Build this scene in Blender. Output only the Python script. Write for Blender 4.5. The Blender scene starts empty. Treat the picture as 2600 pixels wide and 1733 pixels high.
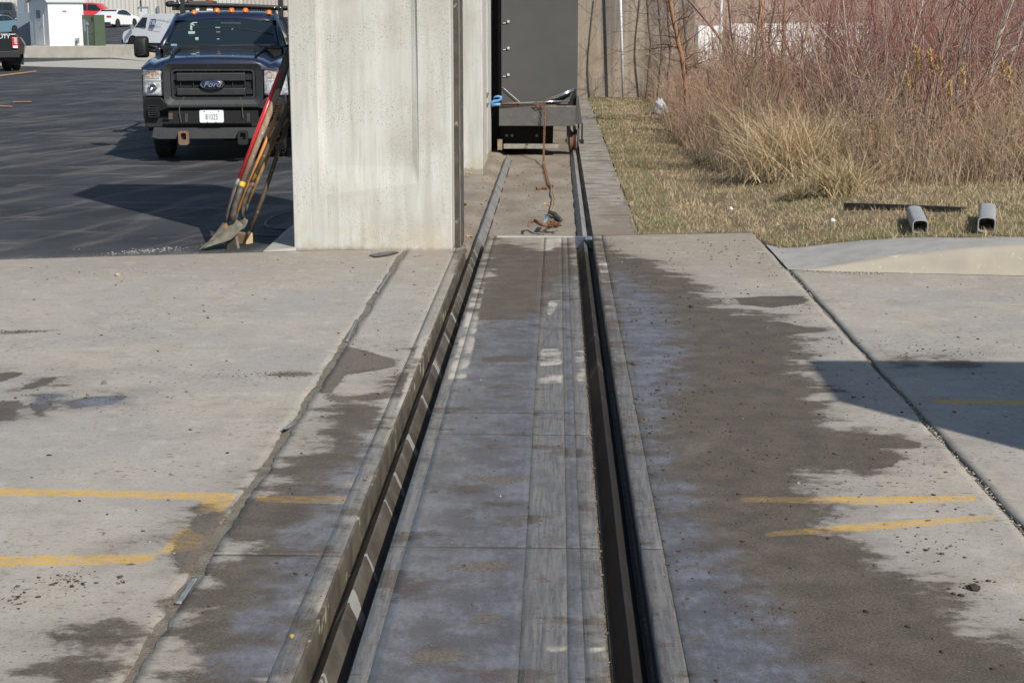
import bpy, bmesh, math, random
import numpy as np
from mathutils import Vector, Matrix, noise as mnoise
R = math.radians
random.seed(7); RNG = np.random.default_rng(7)
S = bpy.context.scene
COL = S.collection
# ------------------------------------------------------------------ camera, world, sun, exposure
CH = 2.0; FPX = 4000.0; PITCH = math.atan(829.5/4000); YAW = R(1.627)
cam_d = bpy.data.cameras.new('camera'); cam = bpy.data.objects.new('camera', cam_d); COL.objects.link(cam)
cam_d.sensor_width = 22.3; cam_d.lens = FPX/2600*22.3
cam_d.clip_start = 0.1; cam_d.clip_end = 2000
cam.location = (0, 0, CH); cam.rotation_euler = (math.pi/2-PITCH, 0, YAW)
cam_d.dof.use_dof = True; cam_d.dof.focus_distance = 9.5; cam_d.dof.aperture_fstop = 9.0
S.camera = cam
SUN_AZ = math.atan2(0.60, -0.80); SUN_EL = R(40)
W = bpy.data.worlds.new('World'); S.world = W; W.use_nodes = True
_n = W.node_tree.nodes; _l = W.node_tree.links
sky = _n.new('ShaderNodeTexSky'); sky.sky_type = 'NISHITA'; sky.sun_disc = False
sky.sun_elevation = SUN_EL; sky.sun_rotation = SUN_AZ; sky.air_density = 1.2; sky.dust_density = 0.6; sky.ozone_density = 1.5
_l.new(sky.outputs[0], _n['Background'].inputs[0]); _n['Background'].inputs[1].default_value = 0.085
sun_d = bpy.data.lights.new('sun', 'SUN'); sun_d.energy = 4.3; sun_d.angle = R(0.55); sun_d.color = (1.0, 0.94, 0.85)
sun = bpy.data.objects.new('sun', sun_d); COL.objects.link(sun)
_sd = Vector((math.sin(SUN_AZ)*math.cos(SUN_EL), math.cos(SUN_AZ)*math.cos(SUN_EL), math.sin(SUN_EL)))
sun.rotation_euler = _sd.to_track_quat('Z', 'Y').to_euler(); sun.location = _sd*50
S.view_settings.view_transform = 'Standard'; S.view_settings.look = 'None'
S.view_settings.exposure = 0.24; S.view_settings.gamma = 1.0; S.view_settings.use_curve_mapping = False
S.render.engine = 'CYCLES'; S.cycles.use_denoising = True

# ------------------------------------------------------------------ picture point -> place
_r = Vector((math.cos(YAW), math.sin(YAW), 0)); _fh = Vector((-math.sin(YAW), math.cos(YAW), 0)); _z = Vector((0, 0, 1))
_F = _fh*math.cos(PITCH)-_z*math.sin(PITCH); _U = _fh*math.sin(PITCH)+_z*math.cos(PITCH)
def ray(px, py): return _F*FPX+_r*(px-1300)+_U*(866.5-py)
def at(px, py, z=0.0):
    d = ray(px, py); t = (z-CH)/d.z
    return Vector((d.x*t, d.y*t, z))
def aty(px, py, Y):
    d = ray(px, py); t = Y/d.y
    return Vector((d.x*t, Y, CH+d.z*t))

# ------------------------------------------------------------------ objects
def link(o, parent=None):
    COL.objects.link(o)
    if parent is not None: o.parent = parent
    return o
def tag(o, label=None, cat=None, group=None, kind=None):
    if label: o['label'] = label
    if cat: o['category'] = cat
    if group: o['group'] = group
    if kind: o['kind'] = kind
    return o
def thing(name, label, cat, loc=(0, 0, 0), rz=0.0, group=None):
    o = bpy.data.objects.new(name, None); o.empty_display_size = 0.2
    o.location = loc; o.rotation_euler = (0, 0, rz); link(o)
    return tag(o, label, cat, group)
def mesh_np(name, V, F, smooth=False):
    me = bpy.data.meshes.new(name); V = np.asarray(V, np.float32); F = np.asarray(F, np.int32)
    k = F.shape[1]
    me.vertices.add(len(V)); me.vertices.foreach_set('co', V.ravel())
    me.loops.add(F.size); me.loops.foreach_set('vertex_index', F.ravel())
    me.polygons.add(len(F)); me.polygons.foreach_set('loop_start', np.arange(0, F.size, k, dtype=np.int32))
    me.polygons.foreach_set('loop_total', np.full(len(F), k, np.int32))
    if smooth: me.polygons.foreach_set('use_smooth', np.ones(len(F), bool))
    me.update(calc_edges=True); return me
def set_tint(me, C):
    a = me.attributes.new('tint', 'FLOAT_COLOR', 'POINT'); C = np.asarray(C, np.float32)
    if C.shape[1] == 3: C = np.hstack([C, np.ones((len(C), 1), np.float32)])
    a.data.foreach_set('color', C.ravel())
def put(name, me, mat, parent=None, loc=None):
    o = bpy.data.objects.new(name, me)
    if mat is not None and not me.materials: me.materials.append(mat)
    if loc is not None: o.location = loc
    return link(o, parent)
def frame_from(d):
    d = Vector(d).normalized(); a = Vector((0, 0, 1)) if abs(d.z) < 0.9 else Vector((1, 0, 0))
    u = d.cross(a).normalized(); return u, d.cross(u).normalized()
class MB:
    def __init__(s): s.v = []; s.f = []
    def add(s, V, F):
        o = len(s.v); s.v += [tuple(p) for p in V]; s.f += [tuple(i+o for i in q) for q in F]; return s
    def box(s, x0, x1, y0, y1, z0, z1, M=None):
        V = [Vector(p) for p in ((x0,y0,z0),(x1,y0,z0),(x1,y1,z0),(x0,y1,z0),(x0,y0,z1),(x1,y0,z1),(x1,y1,z1),(x0,y1,z1))]
        if M is not None: V = [M @ p for p in V]
        return s.add(V, [(0,3,2,1),(4,5,6,7),(0,1,5,4),(1,2,6,5),(2,3,7,6),(3,0,4,7)])
    def loft(s, rings, caps=True, close=True):
        n = len(rings[0]); V = [p for r in rings for p in r]; F = []
        for i in range(len(rings)-1):
            for j in range(n if close else n-1):
                k = (j+1) % n; F.append((i*n+j, i*n+k, (i+1)*n+k, (i+1)*n+j))
        if caps and close:
            F.append(tuple(range(n-1, -1, -1))); F.append(tuple((len(rings)-1)*n+j for j in range(n)))
        return s.add(V, F)
    def tube(s, P, rad, n=8, caps=True):
        P = [Vector(p) for p in P]; rad = rad if hasattr(rad, '__len__') else [rad]*len(P); rings = []; u = None
        for i, p in enumerate(P):
            d = (P[min(i+1, len(P)-1)]-P[max(i-1, 0)]).normalized()
            if u is None: u, w = frame_from(d)
            else:
                u = (u-d*u.dot(d)).normalized(); w = d.cross(u)
            rings.append([p+(u*math.cos(2*math.pi*k/n)+w*math.sin(2*math.pi*k/n))*rad[i] for k in range(n)])
        return s.loft(rings, caps)
    def cyl(s, p0, p1, r0, r1=None, n=12): return s.tube([p0, p1], [r0, r0 if r1 is None else r1], n)
    def prism(s, pts, fn0, fn1):
        return s.loft([[fn0(*p) for p in pts], [fn1(*p) for p in pts]])
    def lathe(s, prof, M, n=20):          # prof: (axial, radius); axis = local x
        rings = [[M @ Vector((a, r*math.cos(2*math.pi*k/n), r*math.sin(2*math.pi*k/n))) for k in range(n)] for a, r in prof]
        return s.loft(rings)
    def grid(s, fn, nu, nv):
        V = [fn(i/nu, j/nv) for j in range(nv+1) for i in range(nu+1)]
        F = [(j*(nu+1)+i, j*(nu+1)+i+1, (j+1)*(nu+1)+i+1, (j+1)*(nu+1)+i) for j in range(nv) for i in range(nu)]
        return s.add(V, F)
    def sheet(s, fn, nu, nv, th=0.012):     # closed thin shell, thickened along +normal estimate
        P = [[Vector(fn(i/nu, j/nv)) for i in range(nu+1)] for j in range(nv+1)]
        def nrm(i, j):
            a = P[j][min(i+1, nu)]-P[j][max(i-1, 0)]; b = P[min(j+1, nv)][i]-P[max(j-1, 0)][i]
            return a.cross(b).normalized()
        Q = [[P[j][i]-nrm(i, j)*th for i in range(nu+1)] for j in range(nv+1)]
        base = len(s.v); n1 = (nu+1)*(nv+1)
        V = [p for row in P for p in row]+[p for row in Q for p in row]; F = []
        id_ = lambda i, j, k: k*n1+j*(nu+1)+i
        for j in range(nv):
            for i in range(nu):
                F.append((id_(i,j,0), id_(i+1,j,0), id_(i+1,j+1,0), id_(i,j+1,0)))
                F.append((id_(i,j,1), id_(i,j+1,1), id_(i+1,j+1,1), id_(i+1,j,1)))
        for i in range(nu):
            F.append((id_(i,0,0), id_(i,0,1), id_(i+1,0,1), id_(i+1,0,0))); F.append((id_(i,nv,0), id_(i+1,nv,0), id_(i+1,nv,1), id_(i,nv,1)))
        for j in range(nv):
            F.append((id_(0,j,0), id_(0,j+1,0), id_(0,j+1,1), id_(0,j,1))); F.append((id_(nu,j,0), id_(nu,j,1), id_(nu,j+1,1), id_(nu,j+1,0)))
        return s.add(V, F)
    def ico(s, c, r, seed=0, jit=0.25, squash=0.7, sub=1):
        bm = bmesh.new(); bmesh.ops.create_icosphere(bm, subdivisions=sub, radius=1.0); rg = random.Random(seed)
        V = [Vector(c)+Vector((v.co.x*r, v.co.y*r, v.co.z*r*squash))*(1+rg.uniform(-jit, jit)) for v in bm.verts]
        F = [tuple(v.index for v in f.verts) for f in bm.faces]; bm.free(); return s.add(V, F)
    def build(s, name, mat, parent=None, smooth=False, bevel=0.0, seg=2, recalc=True, auto=None, loc=None):
        me = bpy.data.meshes.new(name); me.from_pydata([tuple(p) for p in s.v], [], s.f); me.update()
        if recalc:
            bm = bmesh.new(); bm.from_mesh(me); bmesh.ops.recalc_face_normals(bm, faces=bm.faces); bm.to_mesh(me); bm.free()
        if smooth:
            me.polygons.foreach_set('use_smooth', np.ones(len(me.polygons), bool))
            if auto is not None: me.set_sharp_from_angle(angle=R(auto))
        o = put(name, me, mat, parent, loc)
        if bevel > 0:
            m = o.modifiers.new('bevel', 'BEVEL'); m.width = bevel; m.segments = seg; m.limit_method = 'ANGLE'; m.angle_limit = R(35)
        return o
def text_part(name, txt, size, M, mat, parent=None, depth=0.003, shear=0.0, xs=1.0, align='CENTER'):
    c = bpy.data.curves.new('t', 'FONT'); c.body = txt; c.size = size; c.extrude = depth; c.align_x = align; c.align_y = 'CENTER'; c.shear = shear; c.resolution_u = 3
    o = bpy.data.objects.new('t', c); COL.objects.link(o)
    me = bpy.data.meshes.new_from_object(o.evaluated_get(bpy.context.evaluated_depsgraph_get()))
    bpy.data.objects.remove(o); me.transform(M @ Matrix.Diagonal((xs, 1, 1, 1))); me.name = name
    me.materials.clear()
    return put(name, me, mat, parent)
def dup(o, parent=None):
    c = o.copy(); link(c, parent)
    for ch in list(o.children): dup(ch, c)
    return c

# ------------------------------------------------------------------ materials
class NT:
    def __init__(s, name):
        s.m = bpy.data.materials.new(name); s.m.use_nodes = True; s.t = s.m.node_tree; s.b = s.t.nodes['Principled BSDF']
        s.pos = s.t.nodes.new('ShaderNodeNewGeometry').outputs['Position']
        s.tc = s.t.nodes.new('ShaderNodeTexCoord').outputs['Object']
    def _in(s, sock, v):
        if isinstance(v, bpy.types.NodeSocket): s.t.links.new(v, sock)
        elif hasattr(v, '__len__') and len(v) == 3 and sock.type == 'RGBA': sock.default_value = (*v, 1)
        else: sock.default_value = v
    def math(s, op, a, b=0.0, c=None, clamp=False):
        n = s.t.nodes.new('ShaderNodeMath'); n.operation = op; n.use_clamp = clamp; s._in(n.inputs[0], a); s._in(n.inputs[1], b)
        if c is not None: s._in(n.inputs[2], c)
        return n.outputs[0]
    def mix(s, a, b, f, mode='MIX'):
        n = s.t.nodes.new('ShaderNodeMix'); n.data_type = 'RGBA'; n.blend_type = mode
        s._in(n.inputs['Factor'], f); s._in([i for i in n.inputs if i.name == 'A' and i.type == 'RGBA'][0], a); s._in([i for i in n.inputs if i.name == 'B' and i.type == 'RGBA'][0], b)
        return [o for o in n.outputs if o.type == 'RGBA'][0]
    def lerp(s, a, b, f): return s.math('ADD', s.math('MULTIPLY', s.math('SUBTRACT', 1.0, f), a), s.math('MULTIPLY', f, b))
    def scale(s, v, k):
        n = s.t.nodes.new('ShaderNodeVectorMath'); n.operation = 'MULTIPLY'; s._in(n.inputs[0], v); n.inputs[1].default_value = k; return n.outputs[0]
    def noise(s, sc, det=4, rough=0.55, v=None, k=None, dist=0.0):
        v = s.pos if v is None else v
        if k: v = s.scale(v, k)
        n = s.t.nodes.new('ShaderNodeTexNoise'); n.inputs['Scale'].default_value = sc; n.inputs['Detail'].default_value = det; n.inputs['Roughness'].default_value = rough; n.inputs['Distortion'].default_value = dist
        s.t.links.new(v, n.inputs['Vector']); return n.outputs['Fac']
    def voro(s, sc, v=None, k=None, feat='F1', out='Distance'):
        v = s.pos if v is None else v
        if k: v = s.scale(v, k)
        n = s.t.nodes.new('ShaderNodeTexVoronoi'); n.feature = feat; n.inputs['Scale'].default_value = sc; s.t.links.new(v, n.inputs['Vector']); return n.outputs[out]
    def wave(s, sc, dist, dsc, v=None, k=None, axis='X', det=2):
        v = s.pos if v is None else v
        if k: v = s.scale(v, k)
        n = s.t.nodes.new('ShaderNodeTexWave'); n.bands_direction = axis; n.inputs['Scale'].default_value = sc; n.inputs['Distortion'].default_value = dist; n.inputs['Detail Scale'].default_value = dsc; n.inputs['Detail'].default_value = det
        s.t.links.new(v, n.inputs['Vector']); return n.outputs['Fac']
    def ramp(s, f, lo, hi):
        n = s.t.nodes.new('ShaderNodeMapRange'); n.interpolation_type = 'SMOOTHSTEP'
        s._in(n.inputs[0], f); n.inputs[1].default_value = lo; n.inputs[2].default_value = hi; return n.outputs[0]
    def attr(s, name, out='Fac'):
        n = s.t.nodes.new('ShaderNodeAttribute'); n.attribute_name = name; return n.outputs[out]
    def bump(s, h, strength, dist=0.01):
        n = s.t.nodes.new('ShaderNodeBump'); s._in(n.inputs['Strength'], strength); n.inputs['Distance'].default_value = dist; s._in(n.inputs['Height'], h)
        s.t.links.new(n.outputs[0], s.b.inputs['Normal'])
    def set(s, **k):
        for a, v in k.items(): s._in(s.b.inputs[a.replace('_', ' ')], v)
        return s.m
def mat(name, c1, c2=None, rough=0.6, metal=0.0, sc=6.0, spec=0.5, bump=0.0, bsc=60.0, coat=0.0, det=4, k=None, lo=0.3, hi=0.7, world=False, c3=None, s3=40.0, t3=0.62):
    n = NT(name); v = n.pos if world else n.tc
    c = c1
    if c2 is not None: c = n.mix(c1, c2, n.ramp(n.noise(sc, det, v=v, k=k), lo, hi))
    if c3 is not None: c = n.mix(c, c3, n.ramp(n.noise(s3, 3, v=v), t3, t3+0.08))
    n.set(Base_Color=c, Roughness=rough, Metallic=metal, Specular_IOR_Level=spec, Coat_Weight=coat)
    if coat: n.set(Coat_Roughness=0.05)
    if bump: n.bump(n.noise(bsc, 5, v=v), bump)
    return n.m
def tint_mat(name, rough=0.8, gain=1.0, spec=0.2):
    n = NT(name); n.set(Base_Color=n.attr('tint', 'Color'), Roughness=rough, Specular_IOR_Level=spec); return n.m

# ---- concrete of the crossing: four distance fields stored on the mesh say where it is damp, filmed with water, muddy or painted
def slab_mat(name, broom):
    n = NT(name)
    big = n.noise(0.9, 3); mid = n.noise(7, 5); fine = n.noise(60, 4); grain = n.noise(260, 2)
    streak = n.math('ADD', n.math('MULTIPLY', n.noise(4.2, 6, 0.6, k=(0.75, 1.5, 1)), 0.62), n.math('MULTIPLY', n.noise(1.5, 3, k=(0.8, 1.3, 1)), 0.38)); streak2 = n.noise(4.6, 6, 0.66, k=(0.95, 1.05, 1)); crumb = n.noise(34, 3, k=(0.7, 1.2, 1))
    dry = n.mix((0.385, 0.35, 0.30), (0.33, 0.31, 0.285), n.ramp(big, 0.35, 0.65))
    sy = n.t.nodes.new('ShaderNodeSeparateXYZ'); n.t.links.new(n.pos, sy.inputs[0])
    dry = n.mix(dry, (0.285, 0.24, 0.185), n.math('MULTIPLY', n.ramp(n.math('ADD', sy.outputs['Y'], n.math('MULTIPLY', n.noise(1.6, 5), 3.0)), 12.6, 15.4), 0.7))
    dry = n.mix(dry, (0.29, 0.265, 0.225), n.math('MULTIPLY', n.ramp(streak2, 0.47, 0.7), 0.75))
    dry = n.mix(dry, (0.46, 0.44, 0.40), n.math('MULTIPLY', n.ramp(mid, 0.52, 0.72), 0.5))
    dry = n.mix(dry, (0.26, 0.225, 0.18), n.math('MULTIPLY', n.ramp(n.noise(13, 6, 0.65), 0.53, 0.70), n.math('MULTIPLY', n.ramp(n.noise(0.7, 4), 0.42, 0.62), 0.7)))
    if broom:
        br = n.noise(55, 3, k=(1.0, 0.05, 1), dist=0.9); br2 = n.noise(120, 3, k=(1, 0.06, 1), dist=0.6)
        dry = n.mix(dry, (0.30, 0.275, 0.235), 0.65)
        strok = n.ramp(n.math('ADD', n.math('MULTIPLY', br, 0.6), n.math('MULTIPLY', br2, 0.4)), 0.38, 0.62)
    dry = n.mix(dry, (0.14, 0.12, 0.10), n.math('MULTIPLY', n.ramp(n.noise(90, 3), 0.60, 0.68), 0.6)); dry = n.mix(dry, (0.22, 0.195, 0.16), n.math('MULTIPLY', n.ramp(n.noise(38, 4, 0.65), 0.54, 0.66), 0.5))
    speck = n.math('MULTIPLY', n.ramp(n.math('ADD', n.math('MULTIPLY', crumb, 0.75), n.math('MULTIPLY', n.noise(11, 4, 0.6), 0.25)), 0.585, 0.63), n.ramp(n.noise(1.3, 4), 0.40, 0.64))
    dv = n.math('ADD', n.attr('damp'), n.math('ADD', n.math('MULTIPLY', n.math('SUBTRACT', streak, 0.5), 1.15), n.math('ADD', n.math('MULTIPLY', n.math('SUBTRACT', mid, 0.5), 0.34), n.math('MULTIPLY', n.math('SUBTRACT', n.noise(24, 5, 0.65), 0.5), 0.22))))
    dmp = n.math('ADD', n.math('MULTIPLY', n.ramp(dv, -0.30, 0.10), 0.30), n.math('MULTIPLY', n.ramp(dv, -0.05, 0.09), 0.70))
    flm = n.ramp(n.math('ADD', n.attr('film'), n.math('ADD', n.math('ADD', 0.06, n.math('MULTIPLY', n.math('SUBTRACT', streak2, 0.5), 0.75)), n.math('MULTIPLY', n.math('SUBTRACT', fine, 0.5), 0.28))), -0.10, 0.16)
    mud = n.ramp(n.math('ADD', n.attr('mud'), n.math('ADD', n.math('MULTIPLY', n.math('SUBTRACT', streak, 0.5), 0.30), n.math('MULTIPLY', n.math('SUBTRACT', fine, 0.5), 0.14))), -0.03, 0.03)
    sv = n.math('ADD', n.attr('spot'), n.math('ADD', n.math('MULTIPLY', n.math('SUBTRACT', mid, 0.5), 0.10), n.math('MULTIPLY', n.math('SUBTRACT', fine, 0.5), 0.05)))
    spot = n.ramp(sv, -0.006, 0.012); dmp = n.math('MAXIMUM', dmp, spot)
    wet = n.mix((0.058, 0.043, 0.031), (0.110, 0.084, 0.061), n.ramp(n.math('ADD', n.math('MULTIPLY', streak2, 0.6), n.math('MULTIPLY', mid, 0.4)), 0.36, 0.64))
    wet = n.mix(wet, (0.030, 0.024, 0.019), n.math('MULTIPLY', n.ramp(fine, 0.48, 0.66), 0.6)); wet = n.mix(wet, (0.19, 0.16, 0.125), n.math('MULTIPLY', n.ramp(n.noise(105, 3), 0.56, 0.68), 0.5))
    col = n.mix(dry, wet, n.math('MULTIPLY', dmp, 0.93))
    fleck = n.ramp(n.math('ADD', n.math('MULTIPLY', n.noise(26, 5, 0.7, k=(1.3, 0.45, 1)), 0.6), n.math('MULTIPLY', streak2, 0.5)), 0.50, 0.70)
    flc = n.mix((0.068, 0.066, 0.074), (0.112, 0.110, 0.124), n.ramp(streak2, 0.36, 0.66)); flc = n.mix(flc, (0.19, 0.21, 0.26), n.math('MULTIPLY', fleck, 0.6))  # bluish sky reflection of the water film is mixed into the colour
    if broom: flc = n.mix(n.mix((0.090, 0.088, 0.088), flc, n.ramp(mid, 0.45, 0.62)), (0.195, 0.183, 0.165), n.math('MULTIPLY', strok, n.ramp(n.noise(2.5, 4), 0.26, 0.5)))
    col = n.mix(col, flc, n.math('MULTIPLY', flm, 0.8))
    smear = n.math('MULTIPLY', n.ramp(n.noise(3.0, 6, 0.62, k=(0.75, 1.15, 1)), 0.555, 0.625), n.math('MAXIMUM', dmp, flm))
    col = n.mix(col, (0.09, 0.07, 0.052), n.math('MULTIPLY', smear, 0.6))
    mudc = n.mix((0.155, 0.13, 0.105), (0.10, 0.082, 0.065), n.ramp(fine, 0.4, 0.65))
    col = n.mix(col, mudc, mud)
    col = n.mix(col, (0.07, 0.056, 0.044), n.math('MULTIPLY', speck, 0.8))
    wear = n.ramp(n.math('ADD', n.math('MULTIPLY', n.noise(22, 5, k=(0.7, 1.6, 1)), 0.7), n.math('MULTIPLY', n.noise(120, 3), 0.3)), 0.40, 0.55)
    pm = n.math('MULTIPLY', n.ramp(n.math('ADD', n.attr('paint'), n.math('MULTIPLY', n.math('SUBTRACT', fine, 0.5), 0.035)), -0.004, 0.006), n.math('SUBTRACT', 1.0, n.math('MULTIPLY', n.math('MAXIMUM', wear, n.ramp(n.noise(6, 5, 0.65), 0.54, 0.66)), 0.62))); pm = n.math('MULTIPLY', pm, n.math('SUBTRACT', 1.0, n.math('MULTIPLY', dmp, 0.45)))
    pcol = n.mix((0.60, 0.36, 0.055), (0.36, 0.22, 0.05), n.math('MAXIMUM', n.math('MULTIPLY', dmp, 0.8), n.math('MULTIPLY', n.ramp(streak2, 0.5, 0.7), 0.5)))
    col = n.mix(col, pcol, n.math('MULTIPLY', pm, n.math('SUBTRACT', 1.0, n.math('MULTIPLY', mud, 0.25))))
    pale = n.math("MULTIPLY", n.ramp(n.math("ADD", n.attr("pale"), n.math("MULTIPLY", n.math("SUBTRACT", mid, 0.5), 0.05)), -0.008, 0.012), n.ramp(streak2, 0.62, 0.42))
    col = n.mix(col, (0.42, 0.39, 0.34), pale)
    col = n.mix(col, n.mix(col, (0.0, 0.0, 0.0), 0.3), n.ramp(grain, 0.48, 0.75)); col = n.mix(col, n.mix(col, (0.55, 0.52, 0.47), 0.16), n.ramp(n.noise(140, 3), 0.54, 0.7))
    fw = n.math('MULTIPLY', flm, n.math('SUBTRACT', 1.0, n.math('MAXIMUM', mud, n.math('MAXIMUM', pale, smear))))
    rough = n.lerp(n.lerp(0.85, 0.6, dmp), n.lerp(0.30, 0.42, fine), fw)
    n.set(Base_Color=col, Roughness=rough, Specular_IOR_Level=n.lerp(0.28, 0.7, fw))
    h = n.math('ADD', n.math('MULTIPLY', grain, 0.5), n.math('MULTIPLY', fine, 0.6))
    h = n.math('ADD', h, n.math('ADD', n.math('MULTIPLY', speck, 0.8), n.math('MULTIPLY', mud, 0.5)))
    if broom: h = n.math('ADD', h, n.math('MULTIPLY', strok, 0.7))
    n.bump(h, n.lerp(0.4, 0.22, fw), 0.006)
    return n.m
M = {}
M['slab'] = slab_mat('concrete_slab', False); M['broom'] = slab_mat('broomed_concrete', True)
M['pillar'] = None
def pillar_mat():
    n = NT('cast_concrete')
    v = n.noise(1.6, 4); st = n.noise(5.5, 5, k=(1.6, 1.6, 0.13)); st2 = n.noise(17, 4, k=(1.5, 1.5, 0.10)); pit = n.noise(120, 2)
    c = n.mix((0.46, 0.455, 0.42), (0.55, 0.55, 0.52), n.ramp(st, 0.35, 0.65))
    c = n.mix(c, (0.385, 0.36, 0.295), n.math('MULTIPLY', n.ramp(v, 0.50, 0.72), 0.5))
    c = n.mix(c, (0.385, 0.375, 0.34), n.math('MULTIPLY', n.ramp(st2, 0.5, 0.7), 0.5))
    c = n.mix(c, (0.20, 0.19, 0.17), n.math('MULTIPLY', n.ramp(pit, 0.63, 0.67), n.ramp(n.noise(2.2, 2), 0.42, 0.55)))
    sep = n.t.nodes.new('ShaderNodeSeparateXYZ'); n.t.links.new(n.pos, sep.inputs[0]); z = sep.outputs['Z']
    low = n.math('MULTIPLY', n.ramp(n.math('ADD', z, n.math('MULTIPLY', n.noise(9, 4), 0.2)), 0.42, 0.12), n.ramp(n.noise(6, 4), 0.35, 0.6))
    c = n.mix(c, (0.44, 0.36, 0.23), n.math('MULTIPLY', low, 0.45))
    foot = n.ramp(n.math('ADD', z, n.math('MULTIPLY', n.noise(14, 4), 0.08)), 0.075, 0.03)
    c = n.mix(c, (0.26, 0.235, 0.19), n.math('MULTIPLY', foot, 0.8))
    n.set(Base_Color=c, Roughness=0.85, Specular_IOR_Level=0.25)
    n.bump(n.math('ADD', n.noise(70, 4), n.math('MULTIPLY', n.ramp(pit, 0.72, 0.6), 1.0)), 0.3, 0.004)
    return n.m
M['pillar'] = pillar_mat()
def asphalt_mat():
    n = NT('asphalt')
    f = n.noise(150, 3); agg = n.voro(75, out='Color'); rot = n.t.nodes.new('ShaderNodeVectorRotate'); rot.rotation_type = 'Z_AXIS'; rot.inputs['Angle'].default_value = R(14); n.t.links.new(n.pos, rot.inputs['Vector']); rv = rot.outputs[0]
    st = n.noise(1.5, 7, 0.68, v=rv, k=(1.7, 0.20, 1), dist=0.5); st2 = n.noise(1.7, 7, 0.7, k=(0.25, 1.5, 1), dist=0.8)
    c = n.mix((0.030, 0.032, 0.038), (0.055, 0.057, 0.063), n.ramp(n.noise(0.5, 4), 0.35, 0.65))
    c = n.mix(c, (0.145, 0.14, 0.135), n.math('MULTIPLY', n.ramp(st, 0.48, 0.68), 0.7))
    c = n.mix(c, (0.17, 0.16, 0.15), n.math('MULTIPLY', n.ramp(st2, 0.54, 0.66), 0.7))
    c = n.mix(c, (0.012, 0.013, 0.017), n.math('MULTIPLY', n.ramp(f, 0.5, 0.7), 0.5))
    c = n.mix(c, (0.42, 0.41, 0.39), n.math('MULTIPLY', n.ramp(n.noise(48, 2), 0.735, 0.76), n.ramp(n.noise(1.0, 3, k=(1, 0.6, 1)), 0.40, 0.6)))
    ed = n.ramp(n.math('ADD', n.attr('edge'), n.math('MULTIPLY', n.noise(3, 5), 0.5)), 0.75, 1.15)
    c = n.mix(c, (0.27, 0.255, 0.235), n.math('MULTIPLY', ed, n.ramp(n.noise(70, 3), 0.48, 0.62)))
    n.set(Base_Color=c, Roughness=0.8, Specular_IOR_Level=0.22)
    n.bump(n.math('ADD', f, n.math('MULTIPLY', n.noise(60, 3), 0.8)), 0.6, 0.008)
    return n.m
M['asphalt'] = asphalt_mat()
M['soil'] = mat('dirt', (0.155, 0.125, 0.092), (0.23, 0.20, 0.155), 0.95, sc=3.5, bump=0.7, bsc=45, world=True, c3=(0.09, 0.07, 0.05), s3=30, t3=0.58)
M['joint'] = mat('joint_dirt', (0.12, 0.098, 0.072), (0.19, 0.165, 0.13), 0.95, sc=9, bump=0.9, bsc=90, world=True, c3=(0.30, 0.28, 0.24), s3=110, t3=0.60)
def walk_mat():
    n = NT('dirty_concrete'); sp = n.t.nodes.new('ShaderNodeSeparateXYZ'); n.t.links.new(n.pos, sp.inputs[0])
    c = n.mix((0.205, 0.185, 0.16), (0.315, 0.29, 0.255), n.ramp(n.noise(4, 5), 0.35, 0.65)); c = n.mix(c, (0.13, 0.11, 0.085), n.ramp(n.noise(22, 4), 0.6, 0.68))
    d = n.ramp(n.math('ADD', sp.outputs['Y'], n.math('MULTIPLY', n.noise(2.6, 5), 7.0)), 21.5, 18.0)
    c = n.mix(c, n.mix((0.17, 0.135, 0.10), (0.235, 0.195, 0.15), n.noise(30, 4)), n.math('MULTIPLY', d, 0.85))
    n.set(Base_Color=c, Roughness=0.92, Specular_IOR_Level=0.2); n.bump(n.noise(70, 5), 0.4, 0.006); return n.m
M['walkd'] = walk_mat()
M['walk'] = mat('old_concrete', (0.29, 0.28, 0.26), (0.36, 0.345, 0.32), 0.9, sc=5, bump=0.3, bsc=70, world=True, c3=(0.16, 0.145, 0.12), s3=26, t3=0.66)
M['bed'] = mat('dusty_concrete', (0.19, 0.155, 0.115), (0.275, 0.24, 0.19), 0.92, sc=2.4, bump=0.35, bsc=70, world=True, c3=(0.13, 0.11, 0.085), s3=18, t3=0.60, k=(1, 0.5, 1))
M['grime'] = mat('channel_grime', (0.02, 0.018, 0.016), (0.05, 0.042, 0.034), 0.7, sc=20, bump=0.7, bsc=90, world=True)
M['curb'] = mat('curb_concrete', (0.37, 0.33, 0.265), (0.31, 0.285, 0.24), 0.88, sc=3, bump=0.25, bsc=80, world=True, c3=(0.48, 0.46, 0.40), s3=9, t3=0.6)
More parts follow.
